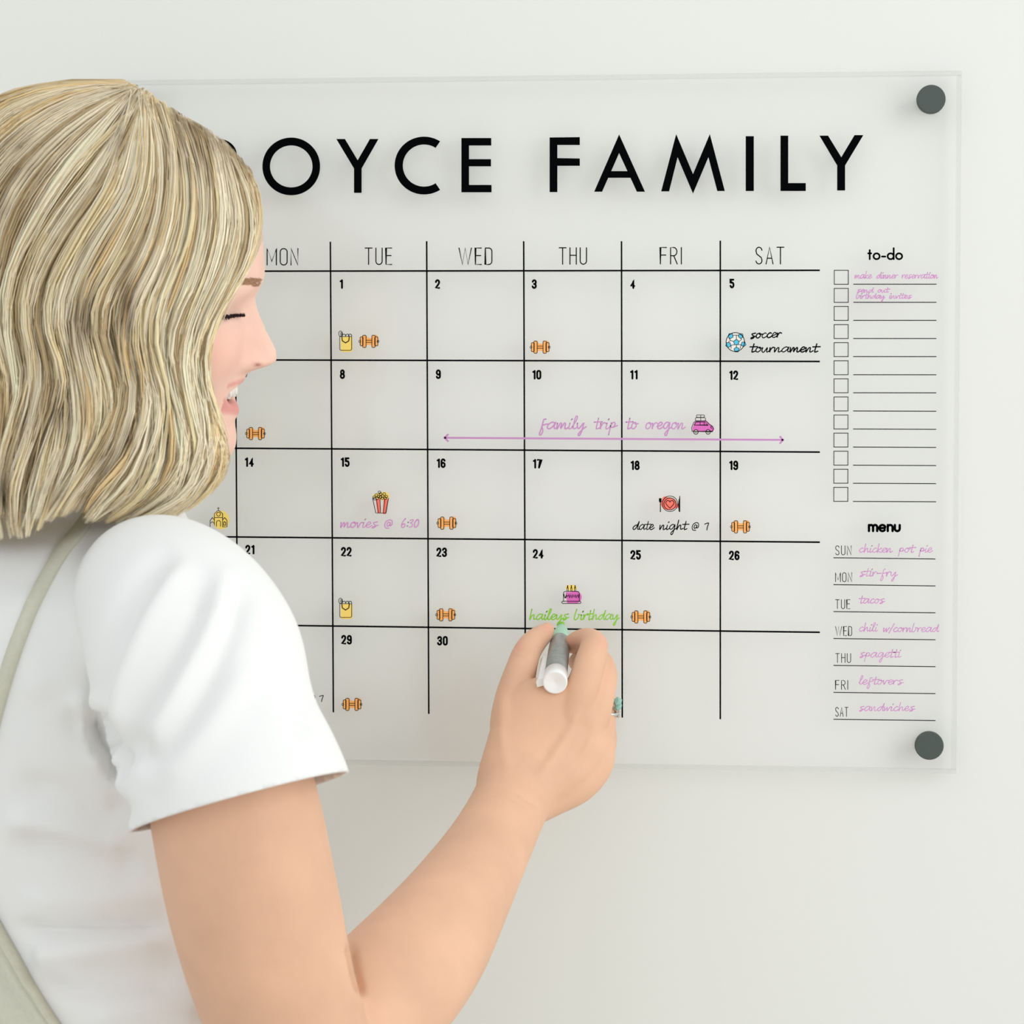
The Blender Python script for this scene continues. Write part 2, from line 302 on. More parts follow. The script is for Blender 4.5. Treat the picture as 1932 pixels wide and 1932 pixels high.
def script(text, x0, x1, yb, xh, w, m, yb2=None, name='handwriting', label=None):
    tot = sum(SC[c][0] for c in text); sx = (x1-x0)/tot; x = x0; f = Flat(); yb2 = yb if yb2 is None else yb2
    for c in text:
        for s_ in SC[c][1]:
            pts = catmull(s_, 6) if len(s_) > 2 else np.array(s_)
            q = [(x+(a+.12*(b-.5))*sx, yb+(yb2-yb)*(x-x0)/(x1-x0)-b*xh) for a, b in pts]
            f.stroke(q, w*(1+.12*math.sin(x)), lay=1)
        x += SC[c][0]*sx
    return f.build(name, m, label)
script('soccer', 1416, 1474, 638, 9.5, 2.3, ink, 636); script('tournament', 1416, 1544, 664, 9.5, 2.3, ink)
for t, a, b in (('family', 1019, 1104), ('trip', 1122, 1164), ('to', 1182, 1203), ('oregon', 1218, 1293)): script(t, a, b, 809, 12.5, 2.3, pink)
for t, a, b in (('movies', 643, 713), ('@', 726, 741), ('6:30', 757, 791)): script(t, a, b, 995, 10.5, 2.0, lilac)
for t, a, b in (('date', 1194, 1234), ('night', 1245, 1297), ('@', 1306, 1319), ('7', 1329, 1337)): script(t, a, b, 999, 9.5, 1.9, ink)
for t, a, b in (('haileys', 999, 1073), ('birthday', 1084, 1167)): script(t, a, b, 1169, 10.5, 2.2, green)
for t, a, b in (('@', 581, 595), ('7', 602, 610)): script(t, a, b, 1323, 8.5, 1.8, ink)
for t, a, b, y, h in (('make', 1613, 1645, 525, 7), ('dinner', 1654, 1694, 525, 7), ('reservation', 1702, 1770, 525, 7), ('send', 1617, 1648, 551.5, 5.5), ('out', 1656, 1677, 551.5, 5.5), ('birthday', 1616, 1669, 563, 6), ('invites', 1678, 1720, 563, 6),
  ('chicken', 1621, 1684, 1042, 8.5), ('pot', 1696, 1725, 1042, 8.5), ('pie', 1735, 1759, 1042, 8.5), ('stir-fry', 1622, 1692, 1087, 9), ('tacos', 1622, 1669, 1138, 8.5), ('chili', 1621, 1656, 1191, 8.5), ('w/cornbread', 1667, 1771, 1192, 8.5),
  ('spagetti', 1622, 1700, 1240, 9), ('leftovers', 1621, 1704, 1291, 8.5), ('sandwiches', 1621, 1726, 1341, 8.5)): script(t, a, b, y, h, 1.55, lilac)
f = Flat(); f.stroke([(838, 826), (1478, 830)], 3.6, lay=3, cap=False); f.stroke([(846, 819), (838.5, 826), (846, 833)], 3.6, lay=3, cap=False); f.stroke([(1471, 823), (1477.5, 830), (1471, 837)], 3.6, lay=3, cap=False)
f.build('trip_arrow', pink, 'long two headed orchid arrow')
# icons ---------------------------------------------------------------------
def rr(x0, y0, x1, y1, r): return arc(x1-r, y1-r, r, r, 0, 90, 3)+arc(x0+r, y1-r, r, r, 90, 180, 3)+arc(x0+r, y0+r, r, r, 180, 270, 3)+arc(x1-r, y0+r, r, r, 270, 360, 3)
def dumbbell(cx, cy):
    f = Flat(); q = lambda pts: [(cx+a, cy+b) for a, b in pts]
    f.poly(q([(-15,-7),(-10,-10.5),(-5,-10),(-1,-6.5),(4,-6.5),(9,-11.5),(15,-12),(17.5,-8),(16.5,8),(9,11),(4,7),(-2,6.5),(-7,10),(-13,9)]), 1, -6)
    for x0, y0, x1, y1 in ((-16.5,-8.5,-11,8.5),(11,-8.5,17,8.5),(-11.7,-11.6,-5.4,11.6),(5.6,-11.6,11.8,11.6)):
        f.poly(q(rr(x0, y0, x1, y1, 1.8)), 1, -4); f.stroke(q(rr(x0, y0, x1, y1, 1.8)), 1.2, closed=True)
    f.stroke(q([(-5.4,-2),(5.6,-2)]), 1.2); f.stroke(q([(-5.4,2),(5.6,2)]), 1.2)
    for s_ in (-1, 1): f.stroke(q(arc(17.3*s_, 0, 1.7, 2.2, 0, 360, 8)), 1.1)
    f.build('dumbbell_drawing', [ink, org])
for c in ((696,644),(1019,655),(482,818),(843,987),(1397,994),(841,1160),(1209,1164),(664,1329)): dumbbell(*c)
def bag(cx, cy):
    f = Flat(); q = lambda pts: [(cx+a, cy+b) for a, b in pts]
    f.poly(q(rr(-9, -8, 13, 21, 4)), 1, -6)
    f.stroke(q([(-11,-8),(-11,15)]+arc(-8,15,3,3,180,90,3)+arc(8.5,15,3,3,90,0,3)+[(11.5,-8)]), 1.2); f.stroke(q([(-11,-8),(11.5,-8)]), 1.1)
    f.stroke(q([(-7,-7),(-6,0),(0,4),(6,0),(7,-7)]), 1.8); f.stroke(q(arc(-9.5,-13.5,3.6,5,0,360,12)), 1.2); f.stroke(q(arc(-8.5,-13.5,1.5,2.5,0,360,8)), 1.0)
    for x in (-3, 3.5, 8.5): f.stroke(q(arc(x,-9,3.2,3.6,180,360,8)), 1.3)
    f.build('grocery_bag_drawing', [ink, yel])
bag(652, 643); bag(652, 1147)
f = Flat(); cx, cy = 413, 975; q = lambda pts: [(cx+a, cy+b) for a, b in pts]
f.disc(cx+4, cy+6, 15.5, 17.5, 1, -6)
f.stroke(q([(-1,-18),(-1,-12)]), 1.1); f.stroke(q([(-3,-16),(1,-16)]), 1.1); f.stroke(q([(-8.5,16),(-8.5,-6),(-1,-12.5),(7,-6),(7,18)]), 1.2); f.stroke(q([(-8.5,1.5),(7,1.5)]), 1.2); f.stroke(q(arc(-.8,-5,3.6,3.7,0,360,12)), 1.2)
f.stroke(q([(-4.5,18),(-4.5,10)]+arc(-.7,10.5,3.8,3.5,180,360,6)+[(3,18)]), 1.2); f.stroke(q([(7,6),(10.7,1.5),(15.3,7),(15.3,19),(7,19)]), 1.2); f.stroke(q([(9,16),(9,11),(10.7,9),(12.7,11),(12.7,16),(9,16)]), 1.3)
f.stroke(q([(-8.5,6),(-12,1.5),(-16.5,7),(-16.5,19)]), 1.2); f.stroke(q(arc(-12.5,12,2.5,2.5,180,360,6)), 1.2)
f.build('church_drawing', [ink, yel])
f = Flat(); cx, cy = 1387.3, 645.3
q = lambda pts: [(cx+a, cy+b) for a, b in pts]
f.disc(cx+1, cy+.5, 17.2, 17.2, 1, -6); f.stroke(q(arc(0,0,17.4,17.8,0,360,28)), 1.5)
pent = lambda x, y, r, a0: [(x+r*math.cos(math.radians(a0+72*k)), y+r*math.sin(math.radians(a0+72*k))) for k in range(5)]
for x, y, r, a in ((2,.5,5.6,-90),(-9,-11.5,5.2,-50),(10.5,-11.5,5,-120),(-13.2,5.5,5.2,20),(15.5,4,4.8,160),(2.5,14.5,5.2,-90)):
    f.poly(q(pent(x, y, r, a)), 2, -4); f.stroke(q(pent(x, y, r, a)), 1.1, closed=True)
for a, b in (((2,-5),(2,-13)),((-3.3,-1),(-9,-3)),((7.3,-1),(12,-5)),((-1.3,5),(-8,6)),((5.3,5),(11,5)),((2,6),(2,10)),((-9,-3),(-12,-7)),((-9,-3),(-13,0)),((-8,6),(-8,12)),((11,5),(9,12)),((12,-5),(11,-7)),((-5,-13),(6,-13))): f.stroke(q([a, b]), 1.1)
f.build('soccer_ball_drawing', [ink, wht, blu])
f = Flat(); cx, cy = 1325, 803; q = lambda pts: [(cx+a, cy+b) for a, b in pts]
bodyp = [(-19,11),(-20,4),(-16,-6),(-12,-9),(7,-9),(13,-3),(19,1),(21,6),(19,11)]
f.poly(q([(a+1.5, b+.3) for a, b in bodyp]), 1, -6); f.stroke(q(bodyp), 1.3, closed=True); f.stroke(q([(-15,-1),(-12,-7),(5,-7),(11,-1),(-15,-1)]), 1.2); f.stroke(q([(-4,-7),(-4,-1)]), 1.1); f.stroke(q([(3,-7),(4,-1)]), 1.1)
for x in (-12, 11): f.disc(cx+x, cy+12, 4.2, 4.2, 2, -3); f.stroke(q(arc(x,12,4.2,4.2,0,360,14)), 1.5); f.stroke(q(arc(x,12,1.8,1.8,0,360,8)), .9)
f.stroke(q(rr(-13,-15,6,-9,2)), 1.2, closed=True); f.stroke(q(rr(-11,-20,4,-15.5,1.5)), 1.2, closed=True); f.stroke(q([(-3,-19),(-3,-9)]), 1.1); f.stroke(q(arc(18,3,2,2,90,270,6)), 1.2)
f.build('car_drawing', [ink, mag, wht])
f = Flat(); cx, cy = 718, 949; q = lambda pts: [(cx+a, cy+b) for a, b in pts]
f.disc(cx+6, cy-13, 11, 8, 1, -7); f.disc(cx-2, cy-13, 12, 6, 1, -6.5)
for a in (((-9,-8),(-1,-8),(0,19),(-6,19)), ((6,-8),(15,-8),(10,21),(4,21))): f.poly(q(a), 2, -5)
f.stroke(q([(-15,-9),(-9,19),(10,19),(15,-9)]), 1.3)
for a, b in (((-8,-8),(-4,19)),((-1,-8),(0,19)),((8,-8),(5,19))): f.stroke(q([a, b]), 1.2)
for x, y in ((-12,-11),(-8,-15),(-4,-12),(0,-17),(-2,-20),(4,-13),(7,-17),(11,-12),(3,-9),(-6,-9),(9,-9),(0,-11),(-11,-8)): f.stroke(q(arc(x,y,2.7,2.5,0,360,8)), 1.1)
f.build('popcorn_drawing', [ink, yel, red])
f = Flat(); cx, cy = 1264, 950.5; q = lambda pts: [(cx+a, cy+b) for a, b in pts]
f.disc(cx-2, cy, 15, 12, 1, -7); f.disc(cx-9, cy-8, 6, 6, 1, -6.5); f.disc(cx+12, cy+4, 5.5, 4.5, 1, -6); f.stroke(q(arc(0,0,14.6,14.6,0,360,28)), 1.3); f.stroke(q(arc(0,.3,11.5,11.3,0,360,24)), 1.3)
f.stroke(q([(0,8.5),(-7,1),(-8,-3),(-5.5,-6),(-2,-6),(0,-3.5),(2,-6),(5.5,-6),(8,-3),(7,1),(0,8.5)]), 1.3)
f.stroke(q([(-18,-10),(-18,15)]), 1.8); f.poly(q([(-20.8,-10.5),(-15.8,-10.5),(-15.8,-4),(-18,-1.5),(-20.8,-4)]), 0, 1); f.stroke(q([(18.5,-14),(18.5,15)]), 1.6); f.poly(q([(19,-14),(19,15),(16.6,15),(15.4,1),(16.5,-8)]), 0, 1)
f.build('dinner_plate_drawing', [ink, red])
f = Flat(); cx, cy = 1078, 1123; q = lambda pts: [(cx+a, cy+b) for a, b in pts]
f.disc(cx, cy-14, 11, 5.5, 1, -7); f.disc(cx+6, cy+4, 13.5, 12, 2, -6); f.poly(q([(-11,-6),(10,-6),(10,15),(-8,15)]), 2, -5.5)
f.stroke(q([(-15,11),(-15,-3)]+arc(-10,-3,5,4.5,180,270,4)+arc(10,-3,5,4.5,270,360,4)+[(15,11)]), 1.3); f.stroke(q(rr(-18,11.5,18,15.5,1.8)), 1.3, closed=True)
f.stroke(q([(-14,-2),(-13,5),(-11,5),(-9,-1),(-7,3),(-5,-1),(-3,5),(-1,-1),(1,5),(3,-1),(5,4),(7,-1),(9,5),(11,-1),(13,5),(14,-1)]), 1.5)
for x in (-7, 0, 7): f.stroke(q([(x-1.2,-8),(x-1.2,-14)]), 1.1); f.stroke(q([(x+1.2,-8),(x+1.2,-14)]), 1.1); f.stroke(q([(x,-14),(x,-18)]), 2)
f.build('birthday_cake_drawing', [ink, yel, mag])
# ------------------------------------------------------------------ the person
def loft(secs, n=32, sub=6, level=False):
    """secs: (centre, a, b, dir_a): ellipses of half axes a along dir_a and b across, round the path"""
    c = catmull([s[0] for s in secs], sub); ab = catmull([(s[1], s[2], 0) for s in secs], sub); da = catmull([s[3] for s in secs], sub)
    V = []; F = []; N = len(c)
    for i in range(N):
        t = c[min(i+1, N-1)]-c[max(i-1, 0)]; t /= np.linalg.norm(t)
        if level: t = np.array([0, 0, math.copysign(1, t[2])])
        u = da[i]-t*np.dot(da[i], t); u /= np.linalg.norm(u); v = np.cross(t, u)
        for k in range(n):
            th = 2*math.pi*k/n; V.append(c[i]+u*math.cos(th)*ab[i][0]+v*math.sin(th)*ab[i][1])
    for i in range(N-1):
        for k in range(n): F.append((i*n+k, i*n+(k+1) % n, (i+1)*n+(k+1) % n, (i+1)*n+k))
    for e, i in ((0, 0), (1, N-1)):                    # rounded ends
        t = (c[1]-c[0]) if e == 0 else (c[-1]-c[-2]); t /= np.linalg.norm(t); t = -t if e == 0 else t
        r = min(ab[i][0], ab[i][1])*.8; b0 = len(V); ring = [V[i*n+k] for k in range(n)]
        prev = i*n
        for s_ in (.5, .85):
            st = len(V); sc = math.sqrt(1-s_*s_)
            for k in range(n): V.append(c[i]+(ring[k]-c[i])*sc+t*r*s_)
            for k in range(n):
                q = (prev+k, prev+(k+1) % n, st+(k+1) % n, st+k); F.append(q if e else q[::-1])
            prev = st
        F.append(tuple(range(prev, prev+n)) if e else tuple(range(prev, prev+n))[::-1])
    return V, F
def tube(pts, n=24, sub=6):                            # round section: (px,py,d,r_mm)
    return loft([(P(x, y, d), r/1000, r/1000, (0.3, -1, 0.2)) for x, y, d, r in pts], n, sub)
def join(parts):
    V = []; F = []
    for v, f in parts:
        b = len(V); V += list(v); F += [tuple(i+b for i in q) for q in f]
    return V, F
def remesh(name, parts, voxel, smooth, it=None):
    V, F = join(parts); me = bpy.data.meshes.new(name); me.from_pydata([tuple(map(float, v)) for v in V], [], F); me.validate()
    o = bpy.data.objects.new(name+'_tmp', me); C.objects.link(o)
    r = o.modifiers.new('r', 'REMESH'); r.mode = 'VOXEL'; r.voxel_size = voxel; r.adaptivity = 0
    s_ = o.modifiers.new('s', 'SMOOTH'); s_.factor = .5; s_.iterations = smooth
    dg = bpy.context.evaluated_depsgraph_get(); dg.update(); m2 = bpy.data.meshes.new_from_object(o.evaluated_get(dg)); bpy.data.objects.remove(o); bpy.data.meshes.remove(me)
    m2.name = name; m2.shade_smooth(); return m2
def getco(me): a = np.empty(len(me.vertices)*3); me.vertices.foreach_get('co', a); return a.reshape(-1, 3)
def setco(me, a): me.vertices.foreach_set('co', a.ravel()); me.update()
def setcol(me, rgb, name='tone'):
    at = me.color_attributes.new(name, 'FLOAT_COLOR', 'POINT'); a = np.ones((len(me.vertices), 4)); a[:, :3] = rgb; at.data.foreach_set('color', a.ravel())
def interp(xs, tab): return np.interp(xs, [t[0] for t in tab], [t[1] for t in tab])
DH = 0.27                                              # distance of the head's middle plane from the wall
ROLL, YAW = math.tan(math.radians(14)), math.tan(math.radians(8))
def DHp(px, py): return DH + ((600-py)*ROLL + (430-px)*YAW)/2960
hN = np.array([math.sin(math.radians(8)), -1, -math.sin(math.radians(14))]); hN /= np.linalg.norm(hN)    # out of the head's middle plane to her right side
# profile of the face in its middle plane: (py, px)
PROF = [(300,455),(340,476),(380,488),(420,494),(470,497),(505,499),(525,498.5),(545,489),(560,482),(575,484),(600,493.5),(625,504),(645,515),(658,521),(670,524),(680,522.5),(687,516),(692,503),(696,489),(699,474),(703,466.5),(709,463.5),(714,463),(718,464),(722,461),(728,452),(736,446),(750,440),(757,441),(761,444),(768,450),(776,451.5),(783,449.5),(789,444),(797,441.5),(810,444.5),(825,446.5),(840,445),(852,441),(862,434),(873,424),(883,410),(893,392),(903,360),(910,320)]
BASE = [(300,450),(380,484),(470,493),(525,492),(560,476),(600,468),(650,464),(700,455),(730,450),(780,441),(825,436),(850,430),(865,420),(880,402),(893,380),(903,350),(910,315)]
WID = [(300,.046),(400,.0565),(470,.064),(560,.068),(640,.067),(700,.062),(760,.056),(820,.048),(860,.040),(893,.034),(910,.03)]
BACK = [(300,-20),(400,-40),(560,-40),(700,0),(800,60),(860,110),(910,160)]
SIG = [(300,.04),(500,.028),(545,.011),(570,.009),(610,.0085),(650,.0095),(672,.0115),(690,.0125),(698,.011),(706,.017),(722,.0175),(745,.0165),(762,.0155),(785,.016),(800,.015),(825,.017),(860,.02),(910,.03)]
def head_part():
    ys = np.arange(230, 911, 3.0); nt_ = 120; th = np.linspace(-math.pi, math.pi, nt_, endpoint=False)
    V = []; F = []
    for y in ys:
        top = 1.0 if y > 400 else math.sqrt(max(0.02, 1-((400-y)/175)**2))
        xb = interp(y, BASE); xk = interp(y, BACK); wd = interp(y, WID) if y > 400 else .0565*top
        if y < 400:
            xm = (interp(400, BASE)+interp(400, BACK))/2; hw = (interp(400, BASE)-interp(400, BACK))/2; xb = xm+hw*top; xk = xm-hw*top
        sig = interp(y, SIG); pr = interp(y, PROF) if y > 400 else xb
        for t in th:
            c, s = math.cos(t), math.sin(t)
            p_ = 2.35 if y > 420 else 2.1
            cx = abs(c)**(2/p_)*(1 if c > 0 else -1); sx = abs(s)**(2/p_)*(1 if s > 0 else -1)
            l = wd*sx; x = (xb+xk)/2+(xb-xk)/2*cx
            if c > 0:
                g = math.exp(-(abs(l)/sig)**2.4/1.0)
                x += (pr-xb)*g
                q_ = min(1, (abs(l)/.0225)**2); yt_ = 721+9*q_; yb_ = 754-15*q_
                x -= 46*math.exp(-(abs(l)/.0215)**8)/(1+math.exp(-(y-yt_)/1.0))/(1+math.exp((y-yb_)/1.2))
                # alar wings of the nose, cheeks, eye socket and lid
                x += 15*math.exp(-((y-680)/11)**2-((abs(l)-.0125)/.0052)**2)
                x -= 17*math.exp(-((y-582)/24)**2-((abs(l)-.031)/.017)**2)
                x += 9*math.exp(-((y-593)/12)**2-((abs(l)-.032)/.012)**2)
                x += 9*math.exp(-((y-665)/38)**2-((abs(l)-.040)/.018)**2)
                x += 5*math.exp(-((y-535)/16)**2-((abs(l)-.028)/.02)**2)
                x -= 9*math.exp(-((y-692)/5)**2-((abs(l)-.0065)/.003)**2)
            V.append(PV(x, y, DHp(x, y))+hN*l)
    R = len(ys)
    for i in range(R-1):
        for k in range(nt_): F.append((i*nt_+k, i*nt_+(k+1) % nt_, (i+1)*nt_+(k+1) % nt_, (i+1)*nt_+k))
    F.append(tuple(range(nt_))[::-1]); F.append(tuple(range((R-1)*nt_, R*nt_)))
    return V, F
YB = math.radians(28)                                  # torso turned toward the wall
fw = np.array([math.cos(YB), math.sin(YB), 0]); lt = np.array([math.sin(YB), -math.cos(YB), 0])   # her forward, her right
def tors(rows): return [(P(px, py, d), a, b, fw) for px, py, d, a, b in rows]
person_loc = P(235, 1000, .3).copy(); person_loc[2] = 0
person = empty('person', tuple(person_loc), 'blonde woman in white t-shirt and pale overalls writing on the calendar', 'person')
# -- body: one continuous skin
neck = loft([(P(180, 1060, .285), .052, .055, fw), (P(190, 985, .285), .050, .052, fw), (P(190, 900, .285), .050, .052, fw), (P(210, 800, .28), .056, .054, fw), (P(230, 700, .28), .05, .05, fw)])
torso_b = loft(tors([(190, 1080, .28, .05, .06), (185, 1150, .28, .076, .098), (190, 1300, .28, .096, .108), (205, 1500, .28, .100, .105), (235, 1750, .28, .10, .105), (230, 2000, .28, .105, .115), (230, 2250, .28, .11, .12), (230, 2400, .28, .105, .12)]), 40, 6, True)
sh = (0.95, 0.0, 0.30)
upper = loft([(P(310, 1120, .39), .034, .034, sh), (P(360, 1230, .43), .038, .036, sh), (P(410, 1400, .46), .043, .040, sh), (P(441, 1520, .47), .0464, .044, sh), (P(480, 1710, .46), .0472, .045, sh), (P(525, 1880, .44), .0445, .043, sh), (P(580, 2000, .41), .0408, .040, sh), (P(650, 2035, .375), .0350, .036, sh)], 40)
fd = (0.8, 0, -0.45)
fore = loft([(P(575, 2030, .40), .034, .034, fd), (P(640, 1965, .385), .039, .039, fd), (P(735, 1868, .345), .0415, .039, fd), (P(806, 1784, .305), .039, .036, fd), (P(868, 1690, .255), .0333, .032, fd), (P(925, 1592, .195), .0285, .026, fd), (P(966, 1510, .155), .0270, .0205, fd), (P(985, 1465, .140), .031, .019, fd)], 40)
hd = (0.9, 0, -0.36)
palm = loft([(P(960, 1525, .158), .025, .019, hd), (P(982, 1475, .143), .0315, .019, hd), (P(1022, 1415, .127), .0405, .0185, hd), (P(1050, 1362, .120), .0405, .0165, hd), (P(1078, 1322, .118), .029, .013, hd)], 40)
thumb = tube([(985, 1440, .130, 17), (968, 1375, .122, 16.5), (970, 1318, .112, 13.8), (982, 1268, .100, 11.6), (993, 1233, .088, 10.3), (1008, 1211, .076, 9.2), (1025, 1196, .064, 7.4), (1034, 1186, .058, 5.2)])
web = tube([(965, 1350, .112, 12), (1005, 1345, .113, 11), (1060, 1340, .114, 11.5)])
index = tube([(1062, 1385, .122, 13), (1082, 1338, .122, 12.5), (1099, 1296, .119, 11.6), (1112, 1252, .106, 11), (1121, 1221, .090, 10.4), (1112, 1208, .080, 9.0), (1098, 1207, .073, 8.0), (1083, 1213, .066, 7.3), (1079, 1219, .062, 6.2)])
middle = tube([(1098, 1400, .118, 13), (1119, 1350, .113, 12), (1132, 1308, .104, 11), (1138, 1272, .090, 10.4), (1131, 1248, .074, 9.2), (1115, 1243, .062, 8.2), (1094, 1246, .054, 7.4), (1085, 1250, .050, 6)])
ring_f = tube([(1116, 1420, .110, 13), (1131, 1382, .104, 11.5), (1136, 1342, .090, 10.0), (1135, 1308, .076, 9.8), (1130, 1290, .060, 8.8), (1112, 1286, .050, 7.9), (1098, 1288, .046, 6.4)])
heel = tube([(1128, 1400, .112, 13), (1118, 1440, .116, 15), (1086, 1474, .124, 16), (1040, 1500, .135, 15), (1000, 1522, .148, 14)])
pinky = tube([(1112, 1440, .108, 12), (1134, 1412, .094, 10.5), (1140, 1388, .078, 9.2), (1136, 1360, .062, 8.4), (1122, 1344, .050, 7.5), (1106, 1338, .044, 6.2)])
left_arm = loft([(P(290, 1170, .19), .036, .036, fw), (P(285, 1300, .145), .043, .043, fw), (P(275, 1550, .12), .043, .043, fw), (P(285, 1900, .11), .036, .036, fw), (P(330, 2250, .11), .032, .03, fw), (P(370, 2550, .11), .024, .019, fw), (P(380, 2640, .11), .030, .014, fw), (P(385, 2720, .11), .036, .013, fw)])
lf = [tube([(375+k*22, 2700, .11, 9), (382+k*22, 2790+(15 if k in (1, 2) else 0), .112, 8), (380+k*19, 2850+(25 if k in (1, 2) else 0), .12, 6.5), (376+k*18, 2880+(25 if k in (1, 2) else 0), .13, 5)]) for k in (-1, 0, 1, 2)]
lf.append(tube([(410, 2640, .12, 10), (450, 2700, .13, 9), (462, 2760, .135, 7)]))
ears = []
for sgn in (1, -1):
    c = PV(300, 640, DHp(300, 640))+hN*.066*sgn
    ears.append(loft([(c+np.array([0, 0, .03]), .008, .004, (1, 0, 0)), (c+np.array([-.004, 0, .015])+hN*.004*sgn, .017, .006, (1, 0, 0)), (c+hN*.003*sgn, .015, .005, (1, 0, 0)), (c+np.array([.004, 0, -.022]), .008, .004, (1, 0, 0))], 16, 4))
bme = remesh('body', [head_part(), neck, torso_b, upper, fore, palm, thumb, web, index, middle, ring_f, pinky, heel, left_arm]+lf+ears, 0.0016, 5)
a = getco(bme); px, py = proj(a); skin = np.array(lin((226, 181, 151))); rgbs = np.tile(skin, (len(a), 1)); fc_ = (1/(1+np.exp((py-960)/12)))[:, None]; rgbs = rgbs*(1-fc_)+np.array(lin((240, 199, 180)))*fc_
plane_d = DHp(px, py); lat = (-a[:, 1]-plane_d)
hm = (py < 960) & (px > 250) & (a[:, 1] < -.1)
lip = lambda cy, hh, xr: np.exp(-np.abs((py-cy)/hh)**3)*(px > xr)*hm
ycorner = 718+(463-np.clip(px, 400, 463))*.34
up = np.exp(-np.abs((py-ycorner+1)/4.5)**4)*(px > 405)*hm*(np.abs(lat) < .03)
lo = np.exp(-np.abs((py-(770-(451-np.clip(px, 405, 451))*.15))/15.5)**6)*(px > 400)*hm*(np.abs(lat) < .03)
lipc = np.array(lin((222, 152, 144))); m_ = np.clip(up*.85+lo, 0, 1)[:, None]; rgbs = rgbs*(1-m_)+lipc*m_
inner = ((py > 722) & (py < 756) & (px < 436+lat*0) & (px > 380) & hm & (lat < .021) & (px < 432)).astype(float)[:, None]; rgbs = rgbs*(1-inner)+np.array(lin((150, 70, 66)))*inner
bl = (np.exp(-((py-668)/42)**2-((px-415)/38)**2)*hm*.35)[:, None]; rgbs = rgbs*(1-bl)+np.array(lin((240, 170, 150)))*bl
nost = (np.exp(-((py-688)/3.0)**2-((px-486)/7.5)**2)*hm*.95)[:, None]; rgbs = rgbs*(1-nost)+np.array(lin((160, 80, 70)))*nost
kn = sum(np.exp(-((px-x)/14)**2-((py-y)/14)**2)*(a[:, 1] < -.045) for x, y in ((980, 1218), (1140, 1212), (1081, 1216), (1034, 1184)))
kn = np.clip(kn*.35, 0, 1)[:, None]; rgbs = rgbs*(1-kn)+np.array(lin((232, 160, 142)))*kn
setcol(bme, rgbs)
nb = np.empty(len(a)*3); bme.vertices.foreach_get('normal', nb); nb = nb.reshape(-1, 3)
def relief(path, width, depth):
    pts = catmull(path, 8); best = np.full(len(a), 1e9); tq = np.zeros(len(a))
    for i in range(len(pts)-1):
        a0, d = pts[i], pts[i+1]-pts[i]; t = np.clip(((px-a0[0])*d[0]+(py-a0[1])*d[1])/((d**2).sum()+1e-9), 0, 1)
        ds = np.hypot(px-a0[0]-t*d[0], py-a0[1]-t*d[1]); m = ds < best; best[m] = ds[m]; tq[m] = (i+t[m])/(len(pts)-1)
    return depth*np.exp(-(best/width)**2)*np.clip(np.minimum(tq, 1-tq)*5, 0, 1)
dsp = np.zeros(len(a))
for pth, wd_, dp in (([(1098,1335),(1060,1400),(1010,1475)], 10, .0016), ([(1130,1350),(1098,1420),(1045,1480)], 9, .0014), ([(1150,1375),(1128,1430),(1080,1485)], 9, .0011), ([(950,1300),(945,1380),(960,1470)], 10, .0010),
    ([(1080,1360),(1050,1400),(1020,1440)], 10, -.0008), ([(1118,1370),(1088,1430),(1050,1470)], 8, -.0010), ([(930,1475),(965,1490),(1005,1515),(1030,1530)], 5, -.0009), ([(925,1488),(960,1504),(1000,1528)], 4, -.0006),
    ([(962,1235),(980,1240),(998,1250)], 4, -.0006), ([(966,1225),(985,1228),(1003,1236)], 4, -.0006), ([(1128,1232),(1140,1226),(1150,1222)], 4, -.0007), ([(1120,1240),(1135,1240),(1148,1236)], 4, -.0006),
    ([(660,1775),(668,1830),(684,1885)], 9, -.0045), ([(640,1790),(655,1860),(690,1905)], 18, .0015)):
    dsp += relief(pth, wd_, dp)
dsp[(nb[:, 1] > .2) | (a[:, 1] > -.04)] = 0; a += nb*dsp[:, None]; setco(bme, a)
skinm = mat('skin', (238, 203, 180), 0.55, 0.3, noise=0.07, nscale=22, bump=0.10, bscale=900, attr='tone', sss=0.08)
body = link('body', bme, skinm, person)
# teeth
V = []; F = []
tooth = bmesh.new()
for sgn in (1, -1):
    for k, wd_ in enumerate((.0085, .0065, .0075, .007, .007, .008)):
        s0 = sum((.0085, .0065, .0075, .007, .007, .008)[:k])+wd_/2; ang = s0/.024
        l = sgn*math.sin(min(ang, 1.45))*.0215; back = (1-math.cos(min(ang, 1.45)))*.030
        x = 441-back*2700; hh = .0050 if k < 3 else .0045
        c = PV(x, 733+back*300, DHp(x, 733))+hN*l
        mt = Matrix.Translation(Vector(c)) @ Matrix.Rotation(-sgn*ang*1.0, 4, 'Z') @ Matrix.Diagonal((.0035, wd_*.48, hh, 1))
        g_ = bmesh.ops.create_cube(tooth, size=1.75, matrix=mt); bmesh.ops.bevel(tooth, geom=list({e for v in g_['verts'] for e in v.link_edges}), offset=.0014, segments=3, affect='EDGES')
for v in tooth.verts: pass
tm = bpy.data.meshes.new('teeth'); tooth.to_mesh(tm); tooth.free(); tm.shade_smooth()
link('teeth', tm, mat('tooth_enamel', (246, 243, 235), .3, .5), person)
